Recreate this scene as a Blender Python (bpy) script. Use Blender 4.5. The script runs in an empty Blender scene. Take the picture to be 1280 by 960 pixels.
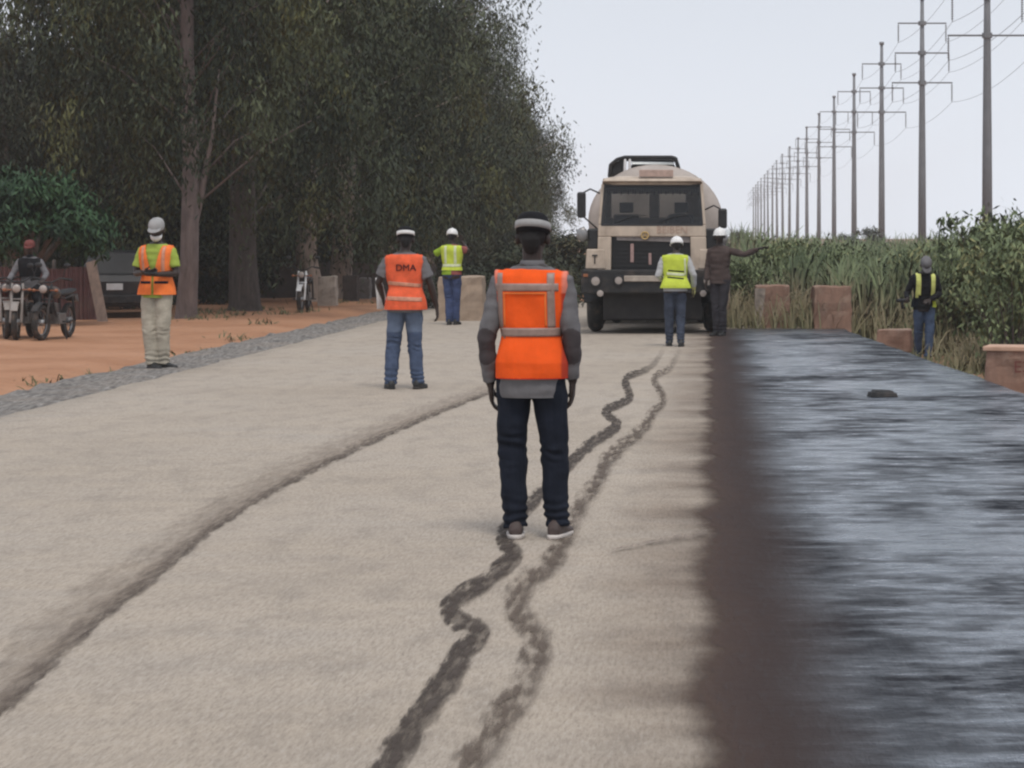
import bpy, bmesh, math, random
import numpy as np
from mathutils import Vector, Matrix, noise
from mathutils.bvhtree import BVHTree

random.seed(11)
RNG = np.random.default_rng(11)
R = math.radians
scene = bpy.context.scene
COL = scene.collection

# ------------------------------------------------------------------ camera
VX, VY, F, CH = 890.0, 298.0, 3000.0, 1.63      # photo pixel of the eye-level vanishing point, focal length in px, eye height


def gp(px, py):
    y = F * CH / (py - VY)
    return ((px - VX) * y / F, y)


def ax(px, y):
    return (px - VX) * y / F


def az(py, y):
    return CH - (py - VY) * y / F


cam_data = bpy.data.cameras.new('camera')
cam = bpy.data.objects.new('camera', cam_data)
COL.objects.link(cam)
cam.location = (0, 0, CH)
cam.rotation_euler = (R(90), 0, 0)
cam_data.sensor_width = 36
cam_data.sensor_fit = 'HORIZONTAL'
cam_data.lens = 36 * F / 1280
cam_data.shift_x = (640 - VX) / 1280
cam_data.shift_y = -(480 - VY) / 1280
cam_data.clip_start = 0.1
cam_data.clip_end = 20000
scene.camera = cam

# ------------------------------------------------------------------ linking
def tag(o, label=None, cat=None, group=None, kind=None):
    if label: o['label'] = label
    if cat: o['category'] = cat
    if group: o['group'] = group
    if kind: o['kind'] = kind
    return o


def empty(name, loc, rz=0.0, scale=1.0):
    o = bpy.data.objects.new(name, None)
    COL.objects.link(o)
    o.location = loc
    o.rotation_euler = (0, 0, rz)
    o.scale = (scale,) * 3
    o.empty_display_size = 0.2
    return o


def link(name, me, m=None, parent=None, smooth=None):
    o = bpy.data.objects.new(name, me)
    COL.objects.link(o)
    if 'Col' not in me.color_attributes:
        set_col(me)
    if m is not None and not me.materials:
        me.materials.append(m)
    if parent is not None:
        o.parent = parent
    if smooth is not None:
        me.polygons.foreach_set('use_smooth', [smooth] * len(me.polygons))
    return o


def put(name, bm, m, parent=None, smooth=False, bevel=0.0):
    me = bpy.data.meshes.new(name)
    bmesh.ops.recalc_face_normals(bm, faces=bm.faces)
    bm.to_mesh(me)
    bm.free()
    o = link(name, me, m, parent, smooth)
    if bevel:
        b = o.modifiers.new('bevel', 'BEVEL')
        b.width = bevel
        b.segments = 2
        b.limit_method = 'ANGLE'
        b.angle_limit = R(40)
    return o


def copy_tree(o, parent=None):
    c = o.copy()
    COL.objects.link(c)
    if parent is not None:
        c.parent = parent
        c.matrix_parent_inverse = o.matrix_parent_inverse.copy()
    for ch in [x for x in COL.objects if x.parent == o]:
        copy_tree(ch, c)
    return c


# ------------------------------------------------------------------ shapes
def BM():
    return bmesh.new()


def box(bm, x0, x1, y0, y1, z0, z1, mat=None, taper=1.0):
    cx, cy = (x0 + x1) / 2, (y0 + y1) / 2
    vs = []
    for z, t in ((z0, 1.0), (z1, taper)):
        for x, y in ((x0, y0), (x1, y0), (x1, y1), (x0, y1)):
            p = Vector((cx + (x - cx) * t, cy + (y - cy) * t, z))
            vs.append(bm.verts.new(mat @ p if mat else p))
    for f in ((3, 2, 1, 0), (4, 5, 6, 7), (0, 1, 5, 4), (1, 2, 6, 5), (2, 3, 7, 6), (3, 0, 4, 7)):
        bm.faces.new([vs[i] for i in f])


def hexa(bm, pts):
    """eight points: bottom four counter-clockwise, top four"""
    vs = [bm.verts.new(p) for p in pts]
    for f in ((3, 2, 1, 0), (4, 5, 6, 7), (0, 1, 5, 4), (1, 2, 6, 5), (2, 3, 7, 6), (3, 0, 4, 7)):
        bm.faces.new([vs[i] for i in f])


def frames(pts):
    out = []
    n = len(pts)
    prev = None
    for i in range(n):
        d = (pts[min(i + 1, n - 1)] - pts[max(i - 1, 0)])
        d = d.normalized() if d.length > 1e-9 else Vector((0, 0, 1))
        if prev is None:
            a = Vector((1, 0, 0)) if abs(d.x) < 0.8 else Vector((0, 1, 0))
            u = (a - d * a.dot(d)).normalized()
        else:
            u = (prev - d * prev.dot(d)).normalized()
        prev = u
        out.append((u, d.cross(u).normalized(), d))
    return out


def tube(bm, pts, rad, seg=10, cap=True, dense=0):
    pts = [Vector(p) for p in pts]
    rad = list(rad) if hasattr(rad, '__len__') else [rad] * len(pts)
    if dense:
        P, Q = [], []
        for i in range(len(pts) - 1):
            for k in range(dense):
                t = k / dense
                P.append(pts[i].lerp(pts[i + 1], t)); Q.append(rad[i] * (1 - t) + rad[i + 1] * t)
        P.append(pts[-1]); Q.append(rad[-1])
        pts, rad = P, Q
    if cap:
        d0 = (pts[0] - pts[1]).normalized(); d1 = (pts[-1] - pts[-2]).normalized()
        a, ra, b, rb = pts[0], rad[0], pts[-1], rad[-1]
        pts = [a + d0 * ra * .97, a + d0 * ra * .7] + pts + [b + d1 * rb * .7, b + d1 * rb * .97]
        rad = [ra * .25, ra * .71] + rad + [rb * .71, rb * .25]
    fr = frames(pts)
    rings = []
    for p, r, (u, v, d) in zip(pts, rad, fr):
        rings.append([bm.verts.new(p + u * (r * math.cos(2 * math.pi * k / seg)) + v * (r * math.sin(2 * math.pi * k / seg))) for k in range(seg)])
    for a, b in zip(rings, rings[1:]):
        for k in range(seg):
            bm.faces.new((a[k], a[(k + 1) % seg], b[(k + 1) % seg], b[k]))
    bm.faces.new(rings[0][::-1])
    bm.faces.new(rings[-1])


def loft(bm, secs, seg=24, power=2.0, caps=True):
    """secs: (centre, axis u * half width, axis v * half width)"""
    rings = []
    for c, u, v in secs:
        c, u, v = Vector(c), Vector(u), Vector(v)
        ring = []
        for k in range(seg):
            a = 2 * math.pi * k / seg
            ca, sa = math.cos(a), math.sin(a)
            e = 2.0 / power
            ring.append(bm.verts.new(c + u * (math.copysign(abs(ca) ** e, ca)) + v * (math.copysign(abs(sa) ** e, sa))))
        rings.append(ring)
    for a, b in zip(rings, rings[1:]):
        for k in range(seg):
            bm.faces.new((a[k], a[(k + 1) % seg], b[(k + 1) % seg], b[k]))
    if caps:
        bm.faces.new(rings[0][::-1])
        bm.faces.new(rings[-1])


def ell(bm, c, rx, ry, rz, rot=None, seg=16, rings=10):
    c = Vector(c)
    M = rot if rot is not None else Matrix.Identity(3)
    g = []
    for i in range(1, rings):
        t = math.pi * i / rings
        g.append([bm.verts.new(c + M @ Vector((rx * math.sin(t) * math.cos(2 * math.pi * k / seg), ry * math.sin(t) * math.sin(2 * math.pi * k / seg), rz * math.cos(t)))) for k in range(seg)])
    top = bm.verts.new(c + M @ Vector((0, 0, rz))); bot = bm.verts.new(c + M @ Vector((0, 0, -rz)))
    for a, b in zip(g, g[1:]):
        for k in range(seg):
            bm.faces.new((a[k], b[k], b[(k + 1) % seg], a[(k + 1) % seg]))
    for k in range(seg):
        bm.faces.new((top, g[0][k], g[0][(k + 1) % seg]))
        bm.faces.new((bot, g[-1][(k + 1) % seg], g[-1][k]))


def ring_torus(bm, c, axis, r0, r1, seg=28, sec=10, flat=1.0):
    """torus about 'x' or 'y' or 'z'; flat scales the tube across the axis"""
    c = Vector(c)
    A = {'x': (Vector((0, 1, 0)), Vector((0, 0, 1)), Vector((1, 0, 0))), 'y': (Vector((1, 0, 0)), Vector((0, 0, 1)), Vector((0, 1, 0))), 'z': (Vector((1, 0, 0)), Vector((0, 1, 0)), Vector((0, 0, 1)))}[axis]
    g = []
    for i in range(seg):
        a = 2 * math.pi * i / seg
        d = A[0] * math.cos(a) + A[1] * math.sin(a)
        g.append([bm.verts.new(c + d * (r0 + r1 * math.cos(2 * math.pi * k / sec)) + A[2] * (r1 * flat * math.sin(2 * math.pi * k / sec))) for k in range(sec)])
    for i in range(seg):
        a, b = g[i], g[(i + 1) % seg]
        for k in range(sec):
            bm.faces.new((a[k], a[(k + 1) % sec], b[(k + 1) % sec], b[k]))


def disc(bm, c, axis, r, half, seg=24):
    d = {'x': Vector((1, 0, 0)), 'y': Vector((0, 1, 0)), 'z': Vector((0, 0, 1))}[axis]
    tube(bm, [Vector(c) - d * half, Vector(c) + d * half], r, seg, cap=False)


def remesh(bm, voxel, smooth=3, wrinkle=None, paint=None):
    bmesh.ops.recalc_face_normals(bm, faces=bm.faces)
    me = bpy.data.meshes.new('tmp')
    bm.to_mesh(me); bm.free()
    ob = bpy.data.objects.new('tmp', me)
    COL.objects.link(ob)
    md = ob.modifiers.new('r', 'REMESH'); md.mode = 'VOXEL'; md.voxel_size = voxel
    if smooth:
        s = ob.modifiers.new('s', 'SMOOTH'); s.iterations = smooth; s.factor = 0.5
    dg = bpy.context.evaluated_depsgraph_get()
    out = bpy.data.meshes.new_from_object(ob.evaluated_get(dg))
    bpy.data.objects.remove(ob); bpy.data.meshes.remove(me)
    if wrinkle:
        n = len(out.vertices)
        co = np.empty(n * 3); out.vertices.foreach_get('co', co)
        no = np.empty(n * 3); out.vertices.foreach_get('normal', no)
        co = co.reshape(-1, 3); no = no.reshape(-1, 3)
        for i in range(n):
            co[i] += no[i] * wrinkle(Vector(co[i]))
        out.vertices.foreach_set('co', co.ravel())
    set_col(out, paint)
    out.polygons.foreach_set('use_smooth', [True] * len(out.polygons))
    return out


def set_col(me, paint=None):
    n = len(me.vertices)
    a = me.color_attributes.new('Col', 'FLOAT_COLOR', 'POINT')
    if paint is None:
        a.data.foreach_set('color', [1.0] * (4 * n))
    else:
        arr = np.ones((n, 4))
        for i, v in enumerate(me.vertices):
            arr[i, :3] = paint(v.co)
        a.data.foreach_set('color', arr.ravel())


def quads_mesh(name, V, n_per=4, cols=None, nrm=None):
    """V: (N*4, 3) array of separate quads"""
    n = len(V); nf = n // 4
    if nrm is not None:
        Q = V.reshape(-1, 4, 3); g = np.cross(Q[:, 1] - Q[:, 0], Q[:, 2] - Q[:, 0])
        flip = (g * nrm.reshape(-1, 4, 3)[:, 0]).sum(1) < 0
        Q = Q.copy(); Q[flip] = Q[flip][:, ::-1]; V = Q.reshape(-1, 3)
        if cols is not None:
            K = np.asarray(cols).reshape(-1, 4, 3).copy(); K[flip] = K[flip][:, ::-1]; cols = K.reshape(-1, 3)
    me = bpy.data.meshes.new(name)
    me.vertices.add(n); me.vertices.foreach_set('co', V.astype(np.float32).ravel())
    me.loops.add(n); me.loops.foreach_set('vertex_index', np.arange(n, dtype=np.int32))
    me.polygons.add(nf)
    me.polygons.foreach_set('loop_start', np.arange(0, n, 4, dtype=np.int32))
    me.polygons.foreach_set('loop_total', np.full(nf, 4, dtype=np.int32))
    me.update(calc_edges=True)
    a = me.color_attributes.new('Col', 'FLOAT_COLOR', 'POINT')
    c = np.ones((n, 4))
    if cols is not None:
        c[:, :3] = cols
    a.data.foreach_set('color', c.ravel())
    if nrm is not None:
        me.polygons.foreach_set('use_smooth', [True] * nf)
        me.normals_split_custom_set_from_vertices(nrm.astype(np.float32))
    return me


def text_bm(s, size, depth=0.002):
    cu = bpy.data.curves.new('t', 'FONT')
    cu.body = s; cu.size = size; cu.align_x = 'CENTER'; cu.align_y = 'CENTER'; cu.extrude = depth; cu.resolution_u = 3
    ob = bpy.data.objects.new('t', cu); COL.objects.link(ob)
    dg = bpy.context.evaluated_depsgraph_get()
    me = bpy.data.meshes.new_from_object(ob.evaluated_get(dg))
    bpy.data.objects.remove(ob); bpy.data.curves.remove(cu)
    bm = bmesh.new(); bm.from_mesh(me); bpy.data.meshes.remove(me)
    return bm


# ------------------------------------------------------------------ materials
def nodes_of(name):
    m = bpy.data.materials.new(name)
    m.use_nodes = True
    nt = m.node_tree
    b = nt.nodes['Principled BSDF']
    return m, nt, nt.nodes, nt.links, b


def tex_noise(nt, scale, detail=3.0, rough=0.55, vec=None, coord='Object', stretch=None):
    n = nt.nodes.new('ShaderNodeTexNoise')
    n.inputs['Scale'].default_value = scale; n.inputs['Detail'].default_value = detail; n.inputs['Roughness'].default_value = rough
    if vec is None:
        tc = nt.nodes.new('ShaderNodeTexCoord'); vec = tc.outputs[coord]
    if stretch:
        mp = nt.nodes.new('ShaderNodeMapping'); mp.inputs['Scale'].default_value = stretch
        nt.links.new(vec, mp.inputs['Vector']); vec = mp.outputs['Vector']
    nt.links.new(vec, n.inputs['Vector'])
    return n.outputs['Fac']


def ramp(nt, fac, stops):
    r = nt.nodes.new('ShaderNodeValToRGB')
    els = r.color_ramp.elements
    while len(els) < len(stops): els.new(0.5)
    for e, (p, c) in zip(els, stops):
        e.position = p; e.color = (c[0], c[1], c[2], 1) if hasattr(c, '__len__') else (c, c, c, 1)
    nt.links.new(fac, r.inputs['Fac'])
    return r.outputs['Color']


def mixc(nt, fac, a, b, mode='MIX'):
    n = nt.nodes.new('ShaderNodeMix'); n.data_type = 'RGBA'; n.blend_type = mode
    for s, v in ((n.inputs[0], fac), (n.inputs[6], a), (n.inputs[7], b)):
        if hasattr(v, 'is_output'): nt.links.new(v, s)
        elif hasattr(v, '__len__'): s.default_value = (v[0], v[1], v[2], 1)
        else: s.default_value = v
    return n.outputs[2]


def math_n(nt, op, a, b=0.0, clamp=False):
    n = nt.nodes.new('ShaderNodeMath'); n.operation = op; n.use_clamp = clamp
    for s, v in ((n.inputs[0], a), (n.inputs[1], b)):
        if hasattr(v, 'is_output'): nt.links.new(v, s)
        else: s.default_value = v
    return n.outputs[0]


def maprange(nt, v, a, b, c=0.0, d=1.0, smooth=False):
    n = nt.nodes.new('ShaderNodeMapRange')
    if smooth: n.interpolation_type = 'SMOOTHSTEP'
    nt.links.new(v, n.inputs[0])
    for i, x in zip((1, 2, 3, 4), (a, b, c, d)): n.inputs[i].default_value = x
    return n.outputs[0]


def bump(nt, b, h, strength=0.3, dist=0.02):
    n = nt.nodes.new('ShaderNodeBump'); n.inputs['Strength'].default_value = strength; n.inputs['Distance'].default_value = dist
    nt.links.new(h, n.inputs['Height']); nt.links.new(n.outputs['Normal'], b.inputs['Normal'])


def simple(name, c, rough=0.6, var=0.25, scale=6.0, metal=0.0, dirt=None, dirt_amt=0.5, bump_s=0.0, spec=0.5, col=False, stretch=None):
    """base colour with real blotches of wear or dirt"""
    m, nt, N, L, b = nodes_of(name)
    f = tex_noise(nt, scale, 5, 0.6, stretch=stretch)
    c0 = [x * (1 - var) for x in c]; c1 = [min(1, x * (1 + var)) for x in c]
    out = ramp(nt, f, [(0.3, c0), (0.7, c1)])
    if dirt:
        g = tex_noise(nt, scale * 0.6, 6, 0.65)
        out = mixc(nt, maprange(nt, g, 0.48, 0.68, 0, dirt_amt), out, dirt)
    if col:
        at = nt.nodes.new('ShaderNodeAttribute'); at.attribute_name = 'Col'
        out = mixc(nt, 1.0, out, at.outputs['Color'], 'MULTIPLY')
    L.new(out, b.inputs['Base Color'])
    b.inputs['Roughness'].default_value = rough; b.inputs['Metallic'].default_value = metal
    b.inputs['Specular IOR Level'].default_value = spec
    if bump_s:
        bump(nt, b, tex_noise(nt, scale * 5, 4, 0.6), bump_s, 0.01)
    return m


def cloth(name, c, var=0.18, spec=0.12):
    m, nt, N, L, b = nodes_of(name)
    f = tex_noise(nt, 9, 5, 0.6)
    out = ramp(nt, f, [(0.3, [x * (1 - var) for x in c]), (0.7, [min(1, x * (1 + var)) for x in c])])
    at = nt.nodes.new('ShaderNodeAttribute'); at.attribute_name = 'Col'
    out = mixc(nt, 1.0, out, at.outputs['Color'], 'MULTIPLY')
    L.new(out, b.inputs['Base Color'])
    b.inputs['Roughness'].default_value = 0.85
    b.inputs['Specular IOR Level'].default_value = spec
    b.inputs['Sheen Weight'].default_value = 0.0
    bump(nt, b, tex_noise(nt, 22, 4, 0.6), 0.35, 0.012)
    return m


M = {}
M['skin'] = simple('skin', (.032, .02, .016), .5, .15, 8, spec=.4)
M['eye'] = simple('eye', (.6, .58, .54), .3, .03, 6)
M['orange'] = cloth('orange_fabric', (.92, .115, .018), .08)
M['orange_worn'] = cloth('worn_orange_fabric', (.78, .13, .055), .2)
M['orange_soft'] = cloth('soft_orange_fabric', (.85, .2, .05), .12)
M['lime'] = cloth('lime_fabric', (.53, .62, .075), .12)
M['lime_shirt'] = cloth('lime_shirt_fabric', (.3, .38, .07), .15)
M['band'] = simple('reflective_tape', (.31, .215, .18), .45, .18, 25)
M['band_pale'] = simple('pale_tape', (.62, .66, .42), .45, .15, 25)
M['band_worn'] = simple('worn_tape', (.55, .24, .15), .5, .25, 25)
M['grey_shirt'] = cloth('grey_shirt_fabric', (.155, .15, .155), .15)
M['pale_shirt'] = cloth('pale_shirt_fabric', (.42, .42, .42), .12)
M['red_shirt'] = cloth('shirt_fabric', (1, 1, 1), .12)
M['brown_shirt'] = cloth('brown_shirt_fabric', (.075, .055, .05), .2)
M['black_shirt'] = cloth('black_fabric', (.014, .014, .016), .25)
M['navy'] = cloth('navy_denim', (.012, .015, .024), .3)
M['denim'] = cloth('blue_denim', (.075, .095, .14), .25)
M['denim_dark'] = cloth('dark_denim', (.05, .06, .085), .3)
M['khaki'] = cloth('khaki_fabric', (.4, .36, .29), .2)
M['shoe_brown'] = simple('brown_leather', (.06, .04, .035), .6, .3, 14)
M['shoe_black'] = simple('black_leather', (.012, .012, .012), .5, .3, 14)
M['sole'] = simple('pale_sole', (.55, .5, .46), .7, .2, 10)
M['cap_black'] = cloth('black_cap_fabric', (.013, .013, .015), .2)
M['cap_grey'] = cloth('grey_cap_fabric', (.33, .325, .32), .15)
M['white_cloth'] = cloth('white_fabric', (.72, .71, .69), .06)
M['helmet'] = simple('white_plastic', (.78, .77, .75), .35, .06, 5, dirt=(.5, .45, .4), dirt_amt=.25)
M['hair'] = simple('hair', (.01, .009, .009), .9, .3, 60)
M['glove'] = cloth('glove_fabric', (.4, .38, .16), .2)
M['black'] = simple('black_rubber', (.014, .014, .015), .7, .35, 9, dirt=(.1, .075, .06), dirt_amt=.4)
M['black_plastic'] = simple('black_plastic', (.012, .012, .013), .45, .3, 9)
M['tyre'] = simple('tyre_rubber', (.022, .021, .02), .85, .3, 12, dirt=(.13, .09, .065), dirt_amt=.6, bump_s=.3)
M['steel'] = simple('grey_steel', (.28, .28, .28), .4, .2, 9, metal=.6, dirt=(.2, .16, .13), dirt_amt=.5)
M['chrome'] = simple('chrome', (.6, .6, .6), .2, .08, 9, metal=.9)
M['white_paint'] = simple('white_paint', (.7, .7, .7), .4, .08, 5, dirt=(.4, .33, .27), dirt_amt=.4)
# ------------------------------------------------------------------ sky and sun
SUN_EL, SUN_AZ = 62.0, 160.0                     # azimuth clockwise from +Y: behind the camera, a little to the right
w = bpy.data.worlds.new('World')
scene.world = w
w.use_nodes = True
nt = w.node_tree
bg = nt.nodes['Background']
sk = nt.nodes.new('ShaderNodeTexSky')
sk.sky_type = 'NISHITA'; sk.sun_disc = False
sk.sun_elevation = R(SUN_EL); sk.sun_rotation = R(SUN_AZ)
sk.air_density = 1.0; sk.dust_density = 3.0; sk.ozone_density = 1.0
tc = nt.nodes.new('ShaderNodeTexCoord')
cl = tex_noise(nt, 1.6, 5, .55, vec=tc.outputs['Generated'], stretch=(1, 1, 3.5))
cloud = ramp(nt, cl, [(.3, (5.5, 5.8, 6.5)), (.7, (5.9, 6.2, 6.75))])
spz = nt.nodes.new('ShaderNodeSeparateXYZ'); nt.links.new(tc.outputs['Generated'], spz.inputs[0])
cloud = mixc(nt, maprange(nt, spz.outputs['Z'], 0.0, .14, 1, 0, True), cloud, (7.0, 7.4, 8.1))
skc = mixc(nt, .93, sk.outputs['Color'], cloud)
nt.links.new(skc, bg.inputs['Color'])
bg.inputs['Strength'].default_value = 0.1

sd = bpy.data.lights.new('sun', 'SUN')
sd.energy = 1.2; sd.angle = R(16); sd.color = (1, .96, .9)
so = bpy.data.objects.new('sun', sd)
COL.objects.link(so)
a, e = R(SUN_AZ), R(SUN_EL)
dirv = Vector((math.sin(a) * math.cos(e), math.cos(a) * math.cos(e), math.sin(e)))
so.rotation_euler = dirv.to_track_quat('Z', 'Y').to_euler()
so.location = (0, 0, 60)

vs = scene.view_settings
vs.view_transform = 'Standard'
try: vs.look = 'None'
except Exception: pass
vs.exposure = 0.35; vs.gamma = 1.0; vs.use_curve_mapping = False
scene.render.engine = 'CYCLES'
scene.cycles.use_denoising = True
scene.cycles.max_bounces = 6
scene.cycles.diffuse_bounces = 3
scene.cycles.transparent_max_bounces = 12
scene.cycles.volume_bounces = 1
scene.cycles.pixel_filter_type = 'BLACKMAN_HARRIS'
scene.cycles.filter_width = 2.3

# ------------------------------------------------------------------ ground
def edge_x(y):                                   # right-hand edge of the road, metres
    return float(np.interp(y, [0, 24.8, 27.6, 31.1, 41.8, 60], [3.3, 3.22, 3.12, 2.9, 2.37, 2.2]))


def ground_z(x, y):
    n = noise.noise(Vector((x * .35, y * .12, 3.1))) * .05 + noise.noise(Vector((x * 1.3, y * .6, 7.7))) * .02
    z = -.12
    if x < -7.7:
        t = min(1, (-7.7 - x) / .8)
        z = -.12 + .07 * t + n * t
    r = x - edge_x(y)
    if r > -.3:
        t = min(1, max(0, (r + .1) / 1.1)); t = t * t * (3 - 2 * t)
        z = -.12 - .30 * t + n * t
    if y > 52:
        t = min(1, (y - 52) / 10)
        if -7.7 < x <= edge_x(y): z = -.12 + .09 * t
    return z


xs = list(np.concatenate([[-6000, -1500, -400, -150, -80, -50], np.linspace(-36, -14, 23), np.linspace(-13.5, -7, 27), [-6, -4, -2, 0, 1.5], np.linspace(1.9, 6, 30), [7, 8, 10, 14, 20, 30, 50, 100, 300, 1500, 6000]]))
ys = list(np.concatenate([[-300, -40, -12, -4], np.linspace(2, 60, 88), [63, 67, 72, 80, 90, 105, 130, 170, 230, 320, 500, 900, 2000, 5000, 12000]]))
bm = BM()
g = [[bm.verts.new((x, y, ground_z(x, y))) for x in xs] for y in ys]
for j in range(len(ys) - 1):
    for i in range(len(xs) - 1):
        bm.faces.new((g[j][i], g[j][i + 1], g[j + 1][i + 1], g[j + 1][i]))
m, nt, N, L, b = nodes_of('laterite_soil')
f1 = tex_noise(nt, .5, 5, .6); f2 = tex_noise(nt, 9, 5, .7, stretch=(1, .3, 1)); f3 = tex_noise(nt, 60, 3, .6, stretch=(1, .2, 1))
c = ramp(nt, f1, [(.3, (.32, .155, .085)), (.55, (.41, .215, .125)), (.75, (.45, .25, .155))])
c = mixc(nt, maprange(nt, f2, .52, .72, 0, .55), c, (.25, .14, .09))
c = mixc(nt, maprange(nt, f3, .5, .75, 0, .35), c, (.52, .33, .22))
# to the right of the road the soil is covered in dull trodden dirt and litter
ge = N.new('ShaderNodeTexCoord'); sp = N.new('ShaderNodeSeparateXYZ'); L.new(ge.outputs['Object'], sp.inputs[0])
c = mixc(nt, maprange(nt, sp.outputs['X'], -3, 3, 0, .7), c, (.25, .15, .098))
L.new(c, b.inputs['Base Color']); b.inputs['Roughness'].default_value = .95; b.inputs['Specular IOR Level'].default_value = .1
bump(nt, b, f2, .5, .03)
tag(put('ground', bm, m, None, True), kind='structure')

# ------------------------------------------------------------------ road: a pale crushed stone base course
ROAD_L, END = -6.55, 62.0
bm = BM()
ys_r = [-12 + i * 1.0 for i in range(75)]
rows = []
for y in ys_r:
    ex = edge_x(y) + .03 * noise.noise(Vector((y * .8, 0, 0)))
    lx = ROAD_L + .09 * noise.noise(Vector((y * .5, 4, 0)))
    xs_r = [lx + (ex - lx) * k / 16 for k in range(17)]
    row = [bm.verts.new((lx - .05, y, -.16))] + [bm.verts.new((x, y, .003 * noise.noise(Vector((x * .4, y * .15, 9))))) for x in xs_r] + [bm.verts.new((ex + .12, y, -.16))]
    rows.append(row)
for a_, b_ in zip(rows, rows[1:]):
    for k in range(len(a_) - 1):
        bm.faces.new((a_[k], a_[k + 1], b_[k + 1], b_[k]))
m, nt, N, L, b = nodes_of('crushed_stone')
f1 = tex_noise(nt, .35, 4, .55, stretch=(1, .8, 1))
f2 = tex_noise(nt, 1.6, 6, .62, stretch=(.5, 1.6, 1))
f3 = tex_noise(nt, 64, 6, .78, stretch=(1, .14, 1))
f4 = tex_noise(nt, 120, 3, .65, stretch=(1, .25, 1))
c = ramp(nt, f1, [(.3, (.375, .318, .258)), (.5, (.425, .365, .302)), (.72, (.425, .375, .322))])
c = mixc(nt, maprange(nt, f2, .38, .66, 0, .65), c, (.47, .395, .315))
f5 = tex_noise(nt, 4.5, 5, .65, stretch=(1, .35, 1))
c = mixc(nt, maprange(nt, f5, .48, .7, 0, .6), c, (.29, .25, .21))
c = mixc(nt, maprange(nt, f3, .48, .72, 0, .78), c, (.22, .185, .155))
c = mixc(nt, maprange(nt, f3, .47, .28, 0, .55), c, (.54, .49, .44))
c = mixc(nt, maprange(nt, f4, .56, .75, 0, .45), c, (.16, .135, .115))
# traffic has ground the right half darker and browner
L.new(c, b.inputs['Base Color']); b.inputs['Roughness'].default_value = .93; b.inputs['Specular IOR Level'].default_value = .12
h = math_n(nt, 'ADD', f3, math_n(nt, 'MULTIPLY', f4, .6))
bump(nt, b, h, .55, .012)
tag(put('road', bm, m, None, True), kind='structure')

# ------------------------------------------------------------------ grey gravel shoulder on the left
bm = BM()
rows = []
for y in [-4 + i * .5 for i in range(140)]:
    row = []
    for k in range(9):
        t = k / 8
        x = -6.35 - 1.55 * t - .12 * t * noise.noise(Vector((y * .7, 1, 2)))
        z = .022 - .085 * t + .06 * noise.noise(Vector((x * 3.5, y * 1.8, 5))) * min(1, t * 4)
        if k == 8: z = -.16
        if k == 0: z = -.03
        row.append(bm.verts.new((x, y, z)))
    rows.append(row)
for a_, b_ in zip(rows, rows[1:]):
    for k in range(8):
        bm.faces.new((a_[k], b_[k], b_[k + 1], a_[k + 1]))
m, nt, N, L, b = nodes_of('grey_gravel')
f3 = tex_noise(nt, 26, 4, .7, stretch=(1, .16, 1)); f4 = tex_noise(nt, 1.4, 4, .6)
c = ramp(nt, f3, [(.3, (.07, .064, .06)), (.5, (.2, .185, .17)), (.7, (.38, .36, .335))])
c = mixc(nt, maprange(nt, f4, .45, .75, 0, .5), c, (.33, .27, .22))
L.new(c, b.inputs['Base Color']); b.inputs['Roughness'].default_value = .95; b.inputs['Specular IOR Level'].default_value = .1
bump(nt, b, f3, .8, .04)
tag(put('gravel_shoulder', bm, m, None, True), kind='structure')

# ------------------------------------------------------------------ fresh bitumen on the right half
bm = BM()
rows = []
for y in [-10 + i * .5 for i in range(109)]:
    ex = edge_x(y) + .02 + .05 * noise.noise(Vector((y * .9, 2, 0)))
    xs_b = [-.75 + (ex + .75) * k / 14 for k in range(15)]
    rows.append([bm.verts.new((x, y, .0095 + .002 * noise.noise(Vector((x * .5, y * .4, 4))))) for x in xs_b] + [bm.verts.new((ex + .1, y, -.13))])
for a_, b_ in zip(rows, rows[1:]):
    for k in range(15):
        bm.faces.new((a_[k], a_[k + 1], b_[k + 1], b_[k]))
m, nt, N, L, b = nodes_of('wet_bitumen')
tcn = N.new('ShaderNodeTexCoord'); sp = N.new('ShaderNodeSeparateXYZ'); L.new(tcn.outputs['Object'], sp.inputs[0])
wob = tex_noise(nt, .55, 4, .6, stretch=(.6, 1, 1)); wob2 = tex_noise(nt, 5, 4, .65, stretch=(1, .35, 1))
xx = math_n(nt, 'ADD', sp.outputs['X'], math_n(nt, 'ADD', math_n(nt, 'MULTIPLY', math_n(nt, 'SUBTRACT', wob, .5), .28), math_n(nt, 'MULTIPLY', math_n(nt, 'SUBTRACT', wob2, .5), .12)))
alpha = math_n(nt, 'ADD', maprange(nt, xx, -.13, .13, 0, 1, True), math_n(nt, 'MULTIPLY', maprange(nt, xx, -.62, .05, 0, .62), maprange(nt, tex_noise(nt, 1.1, 4, .6, stretch=(.5, 1, 1)), .32, .68, .15, 1)), True)
# bleeding tongues over the dry stone
far = maprange(nt, sp.outputs['Y'], 42.6, 43.6, 1, 0)
alpha = math_n(nt, 'MULTIPLY', alpha, far)
L.new(alpha, b.inputs['Alpha'])
patch = tex_noise(nt, .8, 4, .6, stretch=(.75, .55, 1)); rip = tex_noise(nt, 1.0, 7, .72, stretch=(2.2, 4.5, 1)); grain = tex_noise(nt, 34, 4, .7, stretch=(1, .16, 1))
c = ramp(nt, xx, [(0, (.07, .05, .042)), (.12, (.062, .044, .039)), (.34, (.046, .035, .033)), (.6, (.026, .026, .03)), (1, (.024, .026, .032))])
c = mixc(nt, maprange(nt, xx, -.15, .16, 1, 0), c, mixc(nt, maprange(nt, xx, -.3, .06, 0, 1), (.21, .145, .105), (.075, .05, .042)))
c = mixc(nt, maprange(nt, grain, .52, .78, 0, .5), c, (.07, .066, .068))
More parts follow.
